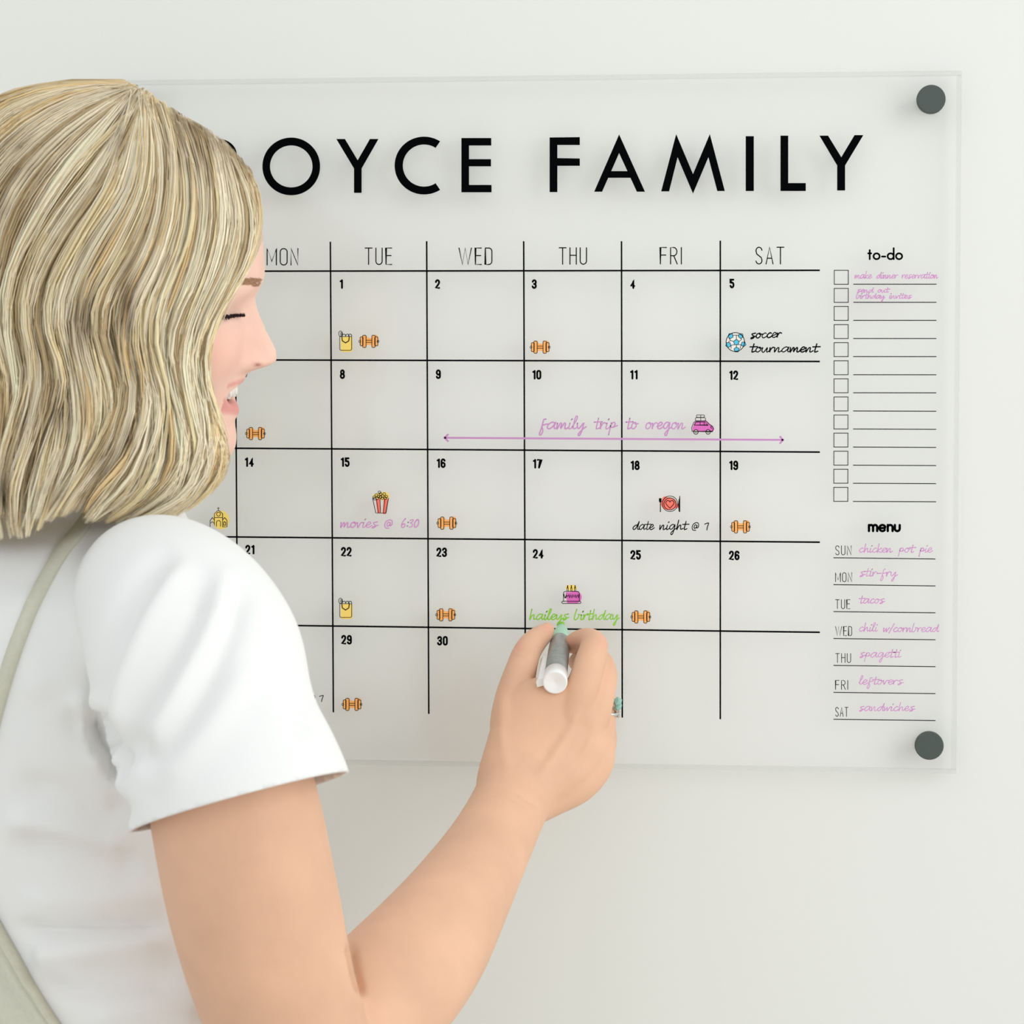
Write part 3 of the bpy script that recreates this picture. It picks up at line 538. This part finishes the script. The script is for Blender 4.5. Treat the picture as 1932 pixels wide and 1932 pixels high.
# eyelashes and eyebrow: short tapered hairs rooted on the face
dgo = BVHTree.FromPolygons([tuple(v.co) for v in bme.vertices], [tuple(p.vertices) for p in bme.polygons])
def hit(px_, py_, dfrom=.9, tree=None):
    d = P(px_, py_, 0.0)-CAM; d /= np.linalg.norm(d); r = (tree or dgo).ray_cast(Vector(CAM), Vector(d)); return (np.array(r[0]), np.array(r[1])) if r[0] is not None else (None, None)
def strands_mesh(name, paths, radii, cols, m, parent, label=None, nside=3, flat=None):
    """paths (S,K,3), radii (S,K), cols (S,K,3) -> one mesh of thin tapered tubes"""
    Sn, Kn = paths.shape[:2]; t = np.gradient(paths, axis=1); t /= np.linalg.norm(t, axis=2, keepdims=True)+1e-12
    ref = np.broadcast_to(np.array([.31, -.9, .3]), t.shape); u = np.cross(t, ref); u /= np.linalg.norm(u, axis=2, keepdims=True)+1e-9; v = np.cross(t, u)
    if flat is not None:                               # flattened section, its broad side turned outward from the head
        Nn = paths-flat; Nn[..., 2] *= .35; Nn -= t*(Nn*t).sum(-1, keepdims=True); Nn /= np.linalg.norm(Nn, axis=2, keepdims=True)+1e-9
        u = np.cross(t, Nn); v = Nn*.4
    V = np.stack([paths+(u*math.cos(2*math.pi*k/nside)+v*math.sin(2*math.pi*k/nside))*radii[..., None] for k in range(nside)], 2)   # S,K,n,3
    idx = np.arange(Sn*Kn*nside).reshape(Sn, Kn, nside); F = []
    for k in range(nside):
        a_ = idx[:, :-1, k]; b_ = idx[:, :-1, (k+1) % nside]; c_ = idx[:, 1:, (k+1) % nside]; d_ = idx[:, 1:, k]
        F.append(np.stack([a_, b_, c_, d_], -1).reshape(-1, 4))
    F = np.concatenate(F); me = bpy.data.meshes.new(name); nv = Sn*Kn*nside
    me.vertices.add(nv); me.vertices.foreach_set('co', V.ravel()); me.loops.add(F.size); me.loops.foreach_set('vertex_index', F.ravel().astype(np.int32))
    me.polygons.add(len(F)); me.polygons.foreach_set('loop_start', np.arange(0, F.size, 4, dtype=np.int32)); me.update(calc_edges=True); me.shade_smooth()
    setcol(me, np.repeat(cols[:, :, None, :], nside, 2).reshape(-1, 3))
    o = link(name, me, m, parent)
    if label: o['label'] = label
    return o
hairm = mat('blonde_hair', (220, 200, 160), 0.5, 0.22, attr='tone')
darkm = mat('lash_and_brow_hair', (60, 40, 34), 0.6, 0.2, attr='tone')
LP = []; 
for k in range(110):
    s_ = rnd.random()**1.15; x = 402+54*s_; y = 599-1.5*math.sin(s_*3.1)-5*s_+rnd.uniform(-2.2, 2.0)
    h, n_ = hit(x, y)
    if h is None: continue
    dn = rnd.uniform(3, 13) if rnd.random() < .85 and s_ < .7 else rnd.uniform(0, 4)
    e = PV(x+rnd.uniform(2, 9)*(s_+.1)-2*(1-s_), y+dn*(1-s_*.9)-2*s_, -h[1]+.004); mid = (h+e)/2+n_*.001+np.array([0, 0, -.0007])
    LP.append(catmull([h-n_*.0008, mid, e], 4))
LP = np.array(LP); rr_ = np.linspace(.00055, .00014, LP.shape[1])[None].repeat(len(LP), 0)
strands_mesh('eyelashes', LP, rr_, np.tile(np.array(lin((52, 36, 40))), LP.shape[:2]+(1,)), darkm, person)
LP = []
for k in range(260):
    s_ = rnd.random(); x = 449+50*s_; top_ = 533-8*math.sin(s_*2.4); y = top_+rnd.uniform(0, 1)*(6+12*s_)
    h, n_ = hit(x, y)
    if h is None: continue
    h2, n2 = hit(x-rnd.uniform(6, 12), y-rnd.uniform(-1, 4))
    if h2 is None: continue
    LP.append(catmull([h-n_*.0004, (h+h2)/2+n_*.0007, h2+n2*.0003], 3))
LP = np.array(LP); rr_ = np.linspace(.00022, .00008, LP.shape[1])[None].repeat(len(LP), 0)
strands_mesh('eyebrow', LP, rr_, np.tile(np.array(lin((192, 152, 118))), LP.shape[:2]+(1,)), darkm, person)
# -- t-shirt: a cloth shell round torso, shoulders and sleeves
tor = loft(tors([(185, 930, .285, .053, .057), (180, 970, .285, .056, .062), (165, 1004, .285, .072, .078), (160, 1028, .285, .086, .094), (172, 1072, .28, .094, .115), (180, 1160, .28, .110, .132), (188, 1300, .28, .126, .132), (208, 1480, .28, .131, .128), (232, 1620, .28, .130, .124), (265, 1770, .28, .133, .128), (270, 1950, .28, .133, .138), (270, 2120, .28, .134, .150), (270, 2200, .28, .130, .150)]), 64, 8, True)
sd = np.array([.94, 0, .34])
def sw(p, q): return (np.array(p)+np.array(q))/2
def slv(xa, ya, xb, yb, d, k=.9):                     # sleeve ring given by its two outline points
    A, B = P(xa, ya, d), P(xb, yb, d); h = np.linalg.norm(A-B)/2; return ((A+B)/2, h, h*k, (B-A)/(2*h))
sleeve = loft([slv(190, 1180, 330, 1060, .33, 1.0), slv(165, 1200, 415, 1040, .38, 1.0), slv(170, 1245, 498, 1092, .415, .95), slv(178, 1320, 556, 1172, .435, .88), slv(195, 1410, 578, 1268, .452, .85), slv(222, 1480, 602, 1345, .462, .86), slv(240, 1536, 630, 1398, .47, .88), slv(256, 1584, 650, 1441, .475, .90), slv(262, 1600, 655, 1455, .478, .90), slv(266, 1612, 658, 1467, .478, .90)], 64, 8)
lsl = loft([(P(290, 1150, .20), .055, .055, fw), (P(285, 1280, .15), .062, .058, fw), (P(280, 1450, .135), .064, .058, fw), (P(280, 1560, .13), .064, .058, fw)], 40)
sme = remesh('t_shirt', [tor, sleeve, lsl], 0.0032, 9)
A_ = getco(sme); px, py = proj(A_)
nrm = np.empty(len(A_)*3); sme.vertices.foreach_get('normal', nrm); nrm = nrm.reshape(-1, 3)
def fold(path, width, depth, sharp=2.0):             # a soft crease along a path seen on the cloth
    pts = catmull(path, 10); best = np.full(len(A_), 1e9); tt = np.zeros(len(A_))
    for i in range(len(pts)-1):
        a0, b0 = pts[i], pts[i+1]; d = b0-a0; L2 = (d**2).sum()+1e-9
        t = np.clip(((px-a0[0])*d[0]+(py-a0[1])*d[1])/L2, 0, 1); ds = np.hypot(px-a0[0]-t*d[0], py-a0[1]-t*d[1])
        m = ds < best; best[m] = ds[m]; tt[m] = (i+t[m])/(len(pts)-1)
    end = np.clip(np.minimum(tt, 1-tt)*6, 0, 1)
    return depth*np.exp(-(best/width)**sharp)*end
disp = np.zeros(len(A_))
for pth, wd_, dp in (
    ([(300,1450),(255,1410),(215,1430),(160,1375),(130,1330)], 24, -.0050), ([(225,1478),(212,1440),(185,1395),(168,1340)], 11, -.008), ([(150,1300),(170,1390),(205,1455)], 20, .005),
    ([(205,1440),(190,1360),(200,1270),(250,1130),(330,1030)], 24, -.0045), ([(230,1440),(280,1330),(350,1210),(410,1080)], 26, -.0050), ([(215,1400),(225,1300),(290,1160),(360,1050)], 20, .0040), ([(250,1440),(330,1310),(390,1180),(430,1060)], 24, .0045),
    ([(270,1470),(360,1340),(430,1200),(460,1090)], 22, -.0035), ([(290,1500),(400,1370),(480,1240)], 26, .0025), ([(520,1180),(550,1290),(575,1400)], 22, -.0025),
    ([(240,1500),(200,1540),(120,1500),(20,1470)], 26, -.004), ([(250,1600),(180,1590),(90,1560),(0,1545)], 24, .004), ([(270,1650),(200,1620),(110,1600),(10,1590)], 24, -.0045),
    ([(320,1750),(220,1748),(110,1756),(20,1745)], 14, -.0048), ([(330,1775),(220,1785),(110,1800),(60,1800)], 24, .004), ([(350,1860),(240,1858),(150,1870),(70,1850)], 18, -.0035), ([(350,1825),(250,1832),(130,1838)], 18, -.002), ([(390,1910),(280,1905),(160,1920)], 22, .003),
    ([(320,1700),(250,1690),(150,1700),(30,1690)], 26, .003), ([(60,1100),(40,1220),(90,1330)], 34, .002)):
    disp += fold(pth, wd_, dp*1.5)
disp[nrm[:, 1] > 0.1] = 0
A_ += nrm*disp[:, None]; setco(sme, A_)
# cut the sleeve, neck and waist openings
bm = bmesh.new(); bm.from_mesh(sme)
h0 = P(256, 1584, .475); h1 = P(650, 1441, .475); hc = (h0+h1)/2; wv = (h1-h0)/np.linalg.norm(h1-h0); ax = P(453, 1512, .475)-P(388, 1339, .452); ax -= wv*np.dot(ax, wv); hn = ax/np.linalg.norm(ax); vw = hc-CAM; vw /= np.linalg.norm(vw); hn -= vw*np.dot(hn, vw); hn /= np.linalg.norm(hn); hn = hn-vw*.06; hn /= np.linalg.norm(hn)
def cut(cond, co_, no_):
    fs = [f_ for f_ in bm.faces if cond(np.array(f_.calc_center_median()))]; ge = set(fs)
    for f_ in fs: ge.update(f_.edges); ge.update(f_.verts)
    bmesh.ops.bisect_plane(bm, geom=list(ge), plane_co=Vector(co_), plane_no=Vector(no_), clear_outer=True, dist=1e-6)
def insleeve(v):
    r = v-hc; t = np.dot(r, hn); q = r-hn*t; u_ = np.dot(q, wv); w_ = np.linalg.norm(q-wv*u_)
    return -.012 < t < .12 and abs(u_) < .066 and w_ < .066 and v[1] < -.412
cut(insleeve, hc, hn)
ln = P(280, 1540, .13)
cut(lambda v: v[2] < ln[2]+.02 and v[1] > -.20 and math.hypot(v[0]-ln[0], v[1]-ln[1]) < .075 and v[2] > ln[2]-.06, ln, (0, 0, -1))
wz = P(235, 2190, .3); cut(lambda v: v[2] < wz[2]+.02, wz, (0, 0, -1))
nz = P(185, 938, .285); cut(lambda v: v[2] > nz[2]-.01 and math.hypot(v[0]-nz[0], v[1]-nz[1]) < .08, nz, (0, 0, 1))
bm.to_mesh(sme); bm.free()
shirtm = mat('white_cotton', (238, 238, 236), 0.9, 0.1, bump=0.15, bscale=1600, sheen=0.1, sss=0.0)
shirt = link('t_shirt', sme, shirtm, person); sme.shade_smooth()
so_ = shirt.modifiers.new('thickness', 'SOLIDIFY'); so_.thickness = .0016; so_.offset = -1
shirt['label'] = 'white cotton short sleeved t-shirt'
# sleeve hem: a folded band with its stitched ridge
stree = BVHTree.FromPolygons([tuple(v.co) for v in sme.vertices], [tuple(p.vertices) for p in sme.polygons])
# -- overalls: strap over the back, back panel, trousers
ovm = mat('sage_linen', (206, 205, 188), 0.9, 0.1, noise=.03, nscale=300, bump=.25, bscale=900)
def on_shirt(px_, py_, off):
    h, n_ = hit(px_, py_, tree=stree)
    if h is None:
        q = stree.find_nearest(Vector(P(px_, py_, .26))); return np.array(q[0])+np.array(q[1])*off
    if n_[1] > 0: n_ = -n_
    return h+n_*off
overall = bpy.data.objects.new('overalls', None)
V = []; F = []
cen = catmull([(176, 962), (150, 1003), (118, 1042), (85, 1098), (57, 1155), (34, 1215), (14, 1275), (-6, 1345), (-30, 1440), (-55, 1560), (-70, 1680), (-75, 1790)], 8)
NS = len(cen)
for i, (x, y) in enumerate(cen):
    t = cen[min(i+1, NS-1)]-cen[max(i-1, 0)]; t /= np.hypot(*t); nx, ny = -t[1], t[0]; hw = 12.5
    for s_, o_ in ((-1, -.002), (-1, .0022), (-.8, .0034), (.8, .0034), (1, .0022), (1, -.002)): V.append(on_shirt(x+nx*hw*s_, y+ny*hw*s_, o_))
for i in range(NS-1):
    for k in range(5): F.append((i*6+k, i*6+k+1, (i+1)*6+k+1, (i+1)*6+k))
strap = mk('overall_strap', V, F, ovm, person, True); strap['label'] = 'pale sage strap down the back of the shirt'
V = []; F = []; rows = 40; colsn = 20
edge = catmull([(-28, 1684), (-14, 1708), (0, 1732), (38, 1800), (76, 1868), (116, 1930), (175, 2020), (260, 2130), (330, 2200)], 5)
for i in range(len(edge)):
    x, y = edge[i]
    for k in range(colsn):
        dx = (0, 1.2, 4, 9, 13, 15, 19)[k] if k < 7 else 19+(k-6)*9.5
        off = (.001, .0075, .0090, .0085, .0070, .0055, .0062)[k] if k < 7 else .0068+.0015*math.sin(k*.9+i*.15)
        V.append(on_shirt(x-dx*.86, y+dx*.5, off))
NE = len(edge)
for i in range(NE-1):
    for k in range(colsn-1): F.append((i*colsn+k, i*colsn+k+1, (i+1)*colsn+k+1, (i+1)*colsn+k))
panel = mk('overall_back_panel', V, F, ovm, person, True); panel['label'] = 'pale sage overalls back panel with rolled edge hem'
pm = panel.modifiers.new('thickness', 'SOLIDIFY'); pm.thickness = .0015
def at(x, y, z): return np.array([x, y, z])
bc = P(270, 2150, .30); legs = []
for sgn in (1, -1):
    o_ = lt*.085*sgn
    legs.append(loft([(at(bc[0], bc[1], bc[2]-.10)+o_, .105, .095, fw), (at(bc[0], bc[1], .72)+o_, .095, .085, fw), (at(bc[0], bc[1], .42)+o_, .07, .068, fw), (at(bc[0], bc[1], .10)+o_, .068, .066, fw)], 32))
hips = loft([(at(bc[0], bc[1], bc[2]-.085), .136, .165, fw), (at(bc[0], bc[1], bc[2]-.10), .138, .172, fw), (at(bc[0], bc[1], bc[2]-.16), .13, .175, fw), (at(bc[0], bc[1], bc[2]-.24), .11, .16, fw)], 40)
tme = remesh('overall_trousers', [hips]+legs, .006, 6); link('overall_trousers', tme, ovm, person)
shoem = mat('white_canvas', (235, 234, 228), .8, .2)
for sgn in (1, -1):
    c = at(bc[0], bc[1], 0)+lt*.085*sgn
    sm_ = remesh('shoe', [loft([(c-fw*.08+at(0, 0, .03), .038, .030, (0, 0, 1)), (c-fw*.03+at(0, 0, .05), .050, .034, (0, 0, 1)), (c+fw*.05+at(0, 0, .038), .038, .042, (0, 0, 1)), (c+fw*.13+at(0, 0, .026), .026, .040, (0, 0, 1))], 24), loft([(c+at(0, 0, .05), .04, .04, (1, 0, 0)), (c+at(0, 0, .14), .038, .038, (1, 0, 0))], 24)], .005, 3)
    z = getco(sm_); z[:, 2] = np.maximum(z[:, 2], 0.0005); setco(sm_, z); link('shoe', sm_, shoem, person)
# -- ring on the ring finger
rc = P(1138, 1340, .092); 
V, F = lathe(rc-np.array([.0, .0, .0012]), rc+np.array([.001, -.0005, .004]), [(0, .0106), (0, .0116), (.0012, .0120), (.0024, .0116), (.0024, .0106)], 40)
silver = mat('silver', (212, 210, 205), .25, .6); silver.node_tree.nodes['Principled BSDF'].inputs['Metallic'].default_value = .9
rg = mk('finger_ring', V, F, silver, person, True); rg['label'] = 'silver ring with a teal stone on her ring finger'
gem = bmesh.new()
for (gx, gy, gd, r_) in ((1165, 1324, .098, .0037), (1166, 1333, .097, .0032)):
    bmesh.ops.create_icosphere(gem, subdivisions=1, radius=r_, matrix=Matrix.Translation(Vector(P(gx, gy, gd))))
gm = bpy.data.meshes.new('ring_stone'); gem.to_mesh(gm); gem.free(); go = link('ring_stone', gm, mat('teal_stone', (146, 194, 184), .12, .7), rg)
go['label'] = 'small teal faceted stone'
gem = bmesh.new()
for k in range(4): bmesh.ops.create_icosphere(gem, subdivisions=1, radius=.0017, matrix=Matrix.Translation(Vector(P(1164+(k % 2)*3, 1341+k*3.2, .095))))
gm = bpy.data.meshes.new('ring_crystal'); gem.to_mesh(gm); gem.free(); go = link('ring_crystal', gm, silver, rg)
# ------------------------------------------------------------------ hair
XR = [(146,235),(160,262),(175,290),(195,318),(215,345),(235,380),(262,420),(295,452),(330,482),(352,494),(390,499),(430,496),(470,486),(500,472),(545,448),(590,424),(640,404),(690,393),(735,401),(780,416),(830,431),(870,431),(900,422),(940,398),(970,365),(1000,330),(1030,300)]
XL = [(146,130),(150,90),(160,20),(170,-20),(200,-75),(250,-130),(330,-180),(450,-215),(600,-225),(800,-215),(1000,-190),(1030,-180)]
def bulge(x, y):
    xr = interp(y, XR); xl = interp(y, XL); t = np.clip((x-(xr+xl)/2)/((xr-xl)/2), -1, 1)
    yy = np.clip((500-y)/354, 0, 1); wtop = np.sqrt(1-yy**2*.985)
    W = .092*wtop+.012*np.clip((y-600)/300, 0, 1)
    edge_ = .046*np.clip((y-400)/130, 0, 1)*(t > 0)+.02*np.clip((y-350)/200, 0, 1)*(t <= 0)
    edge_ = edge_*(1-.55*np.clip((y-830)/120, 0, 1))
    W = W+.035*np.clip((y-800)/200, 0, 1)*np.clip((270-x)/180, 0, 1)
    W = np.maximum(W, edge_+.001)
    return edge_+(W-edge_)*np.sqrt(1-np.abs(t)**2.2)
def hair_pt(x, y, lift=0.0, side=1.0): return PV(x, y, DH+.005+(bulge(x, y)+lift)*side)
# inner scalp of packed hair
V = []; F = []; ys = list(np.arange(149, 930, 9.0)); nT = 56
for y in ys:
    xr = interp(y, XR)-9; xl = interp(y, XL)+34
    if y > 500: xr -= 22*min(1, (y-500)/100)
    for k in range(nT):
        a_ = 2*math.pi*k/nT; t = math.cos(a_); x = (xr+xl)/2+(xr-xl)/2*t; s_ = 1 if math.sin(a_) >= 0 else -1
        b_ = bulge(x, y)-.007; b_ = max(b_, .0005)*min(1, abs(math.sin(a_))*3)
        V.append(PV(x, y, DH+.005+b_*s_))
R = len(ys)
for i in range(R-1):
    for k in range(nT): F.append((i*nT+k, i*nT+(k+1) % nT, (i+1)*nT+(k+1) % nT, (i+1)*nT+k))
F.append(tuple(range(nT))); F.append(tuple(range((R-1)*nT, R*nT)))
under = mk('underhair', V, F, mat('hair_underlayer', (206, 182, 140), .6, .2, noise=.12, nscale=60), person, True)
GD = [
 [(240,156),(150,152),(50,168),(-30,205),(-110,290),(-170,420),(-195,600),(-180,800),(-170,990)],
 [(243,158),(150,166),(60,200),(0,240),(-60,310),(-110,430),(-130,600),(-120,800),(-110,1000)],
 [(245,160),(150,190),(60,250),(0,310),(-50,400),(-80,600),(-70,800),(-60,1010)],
 [(250,162),(180,200),(100,260),(30,340),(-15,440),(-35,600),(-25,800),(-30,1020)],
 [(255,164),(200,215),(130,280),(60,370),(15,470),(-5,600),(15,730),(0,860),(-10,1020)],
 [(260,166),(215,230),(150,310),(85,400),(35,500),(20,600),(35,700),(20,800),(0,900),(10,1015)],
 [(263,168),(230,240),(185,330),(120,420),(70,510),(50,600),(70,700),(60,800),(35,900),(30,1015)],
 [(266,170),(245,250),(210,345),(150,440),(105,530),(90,620),(115,720),(95,830),(60,930),(38,1012)],
 [(268,172),(255,260),(235,360),(180,450),(130,540),(115,620),(140,720),(135,820),(95,920),(60,1000)],
 [(272,174),(272,260),(260,360),(215,450),(160,540),(145,620),(170,720),(165,820),(125,915),(90,985)],
 [(276,178),(290,260),(285,370),(245,470),(200,550),(190,630),(215,720),(200,820),(155,910),(115,975)],
 [(285,185),(308,260),(305,370),(275,480),(235,560),(225,640),(250,740),(235,840),(195,905),(155,960)],
 [(300,195),(325,280),(325,390),(300,490),(265,570),(255,650),(280,740),(265,840),(240,910),(165,985)],
 [(320,205),(345,290),(350,400),(325,500),(290,580),(283,660),(305,760),(300,850),(265,920),(180,985)],
 [(345,218),(370,300),(378,410),(355,510),(320,590),(308,670),(335,770),(335,860),(295,930),(215,985)],
 [(370,232),(395,310),(405,420),(385,510),(350,590),(335,670),(355,770),(362,865),(325,935),(245,985)],
 [(400,250),(420,320),(435,420),(415,510),(380,590),(362,670),(378,770),(390,870),(355,940),(285,982)],
 [(430,272),(448,335),(462,420),(445,500),(410,580),(380,660),(387,750),(408,850),(390,930),(320,978)],
 [(455,300),(475,350),(486,410),(474,480),(438,550),(400,620),(384,690),(398,760),(420,840),(402,905),(335,965)],
 [(478,328),(490,360),(495,400),(490,450),(462,520),(422,585),(395,650),(389,705),(412,790),(430,850),(414,905),(345,962)]]
KN = 19; GR = []
for g in GD:
    c = catmull(g, 12); s_ = np.concatenate([[0], np.cumsum(np.hypot(*np.diff(c, axis=0).T))]); s_ /= s_[-1]; tt = np.linspace(0, 1, KN)
    GR.append(np.stack([np.interp(tt, s_, c[:, 0]), np.interp(tt, s_, c[:, 1])], -1))
GR = np.array(GR); NG = len(GR)
def guide(u):
    u = np.clip(u, 0, NG-1.001); i = np.floor(u).astype(int); f_ = (u-i)[..., None, None]; return GR[i]*(1-f_)+GR[i+1]*f_
tt = np.linspace(0, 1, KN)
light = np.array(lin((255, 245, 222))); mid = np.array(lin((252, 232, 188))); gold = np.array(lin((238, 202, 142))); dark = np.array(lin((168, 138, 94)))
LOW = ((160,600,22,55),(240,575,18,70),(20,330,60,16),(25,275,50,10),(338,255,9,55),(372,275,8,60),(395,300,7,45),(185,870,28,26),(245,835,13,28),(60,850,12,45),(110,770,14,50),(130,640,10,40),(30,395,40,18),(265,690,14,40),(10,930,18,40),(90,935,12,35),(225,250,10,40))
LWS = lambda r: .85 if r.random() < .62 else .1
def make_hair(nlock, per, side, seed, name, wisp=0.0):
    r = np.random.default_rng(seed); PT = []; RD = []; CL = []
    for L in range(nlock):
        u0 = (r.uniform(0, 2.5) if L % 6 == 0 and not wisp else r.uniform(0, NG-1)) if side > 0 else (r.uniform(0, 2.6) if L % 3 else r.uniform(0, NG-2))
        width = r.uniform(.10, .42); start = r.choice([0, 0, 0, r.uniform(0, .35)]); lift = r.uniform(-.005, .004)
        ph = u0*1.15+seed+r.normal(0, .45); amp = r.uniform(4, 10); fr_ = 1.55+r.normal(0, .08); endf = r.uniform(.88, 1.03)
        q = np.clip(.5+.30*math.sin(u0*5.1+1)+.22*math.sin(u0*11.7+2)+r.normal(0, .26), 0, 1); base_ = light if q < .52 else mid if q < .76 else gold if q < .90 else dark
        base_ = base_*.62+mid*.38; g_off = np.abs(r.normal(0, 1, 2))*np.array([7, 5])*np.array([r.choice([-1, 1]), 1])
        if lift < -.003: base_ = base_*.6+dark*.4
        base_ = base_*r.uniform(.92, 1.06); curl = r.uniform(-9, 9)
        us = u0+r.normal(0, 1, per)*width*.5; g = guide(us)                 # per,KN,2
        s_ = start+(endf-start)*tt; g = np.stack([np.stack([np.interp(s_, tt, gg[:, 0]), np.interp(s_, tt, gg[:, 1])], -1) for gg in g])
        cen_ = g.mean(0, keepdims=True); k_ = (tt**2)[None, :, None]; g = g*(1-.62*k_)+cen_*.62*k_
        wav = amp*np.sin(ph+fr_*6.28*tt*1.6)*np.clip(tt*1.6-.25, 0, 1); g += (g_off[None, None]*np.clip(1-tt*3.2, 0, 1)[None, :, None]); g[..., 0] += wav[None]+curl*np.clip(tt-.75, 0, 1)[None]*3
        g += (r.normal(0, 1.6, (per, 1, 2))+r.normal(0, .5, (per, KN, 2)).cumsum(1)*.35)*np.clip(.25+tt, 0, 1)[None, :, None]
        x = g[..., 0]; y = g[..., 1]
        x = x+wisp*r.normal(0, 9, (per, 1))*tt[None]; lim = interp(y, XR)+r.uniform(-3, 3+wisp*9, (per, 1)); x = np.where((y < 960) & (x > lim), lim-(x-lim)*.4, x)
        inner_ = lift+r.normal(0, .0018, (per, 1))+.0035*np.sin(ph*2+fr_*6.28*tt*1.6+1.5)[None]*np.clip(tt*2-.3, 0, 1)
        inner_ = inner_-(.012*(tt**6))[None]*(1 if u0 > 11 else .2)
        sd_ = side
        if side < 0 and u0 < 1.6: sd_ = r.uniform(-1, 1); x = x-np.clip((1.6-u0)*22, 8, 30)*np.clip(tt*2.5, 0, 1)[None]    # the back of the head
        PT.append(hair_pt(x, y, inner_, sd_))
        
        rad = np.clip(np.minimum(tt*14+.4, (1-tt)*5+.12), 0, 1)[None]*r.uniform(.00030, .00050, (per, 1)); RD.append(rad)
        c = np.tile(base_, (per, KN, 1))*r.uniform(.9, 1.08, (per, 1, 1))
        root = (np.clip(1-tt/.16, 0, 1)*(.6 if u0 > 12 else .12))[None, :, None]*r.uniform(.3, 1.2); root = np.clip(root, 0, 1)
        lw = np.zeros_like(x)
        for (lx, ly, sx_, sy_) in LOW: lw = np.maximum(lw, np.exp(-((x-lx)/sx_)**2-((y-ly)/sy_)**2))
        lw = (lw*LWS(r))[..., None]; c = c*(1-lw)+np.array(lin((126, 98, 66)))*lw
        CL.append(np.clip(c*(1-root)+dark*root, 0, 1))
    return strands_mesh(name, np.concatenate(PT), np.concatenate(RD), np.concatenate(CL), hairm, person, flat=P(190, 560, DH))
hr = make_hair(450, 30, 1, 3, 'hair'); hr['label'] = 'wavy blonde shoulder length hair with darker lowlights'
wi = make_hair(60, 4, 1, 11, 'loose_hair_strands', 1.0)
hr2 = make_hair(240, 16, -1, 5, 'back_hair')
# ------------------------------------------------------------------ the marker
tip = P(1061, 1176, PRINT+.001); end = P(1047, 1288, .135); axm = (end-tip); Lm = np.linalg.norm(axm); axm /= Lm
marker = empty('dry_erase_marker', tuple(end), 'silver-grey marker with white end cap held in her right hand', 'marker')
V, F = lathe(tip, end, [(0, .0008), (.001, .0018), (.006, .0022), (.010, .0024)], 24); mk('marker_tip', V, F, green, marker, True)['label'] = 'green felt tip'
V, F = lathe(tip, end, [(.009, .0030), (.014, .0042), (.022, .0055), (.036, .0064), (.040, .0064)], 40); mk('marker_collar', V, F, mat('mint_plastic', (172, 216, 190), .35, .4), marker, True)['label'] = 'pale mint collar next to the tip'
V, F = lathe(tip, end, [(.0395, .0068), (.042, .0074), (.060, .0078), (Lm-.014, .0080)], 48); mk('barrel', V, F, mat('grey_marker_print', (150, 152, 148), .3, .5, noise=.12, nscale=250), marker, True)['label'] = 'silver grey printed barrel'
V, F = lathe(tip, end, [(Lm-.016, .0083), (Lm-.002, .0087), (Lm-.0004, .0085), (Lm, .0078), (Lm-.0003, .0070), (Lm-.0003, .0020), (Lm-.0007, .0012)], 64); ca = mk('end_cap', V, F, mat('white_plastic', (246, 246, 244), .35, .4), marker, True); ca['label'] = 'white round end cap'
c0 = end-axm*.004; cl = bmesh.new(); side_ = np.cross(axm, [0, 0, 1.0]); side_ /= np.linalg.norm(side_); side_ = -side_ if side_[0] > 0 else side_
upv = np.cross(side_, axm); upv = upv if upv[2] > 0 else -upv
vs = []
for zz in (0.0, -.045):
    for a_, b_ in ((.0078, -.0030), (.0128, -.0045), (.0136, -.0005), (.0118, .0026), (.0078, .0030)):
        vs.append(cl.verts.new(Vector(c0+axm*zz+side_*a_*(.93 if zz else 1)+upv*(b_-.001))))
for k in range(5): cl.faces.new((vs[k], vs[(k+1) % 5], vs[5+(k+1) % 5], vs[5+k]))
cl.faces.new(vs[:5][::-1]); cl.faces.new(vs[5:]); bmesh.ops.recalc_face_normals(cl, faces=cl.faces[:])
clm = bpy.data.meshes.new('clip'); cl.to_mesh(clm); cl.free()
co_ = link('clip', clm, bpy.data.materials['white_plastic'], marker); bv = co_.modifiers.new('b', 'BEVEL'); bv.width = .0006; bv.segments = 2
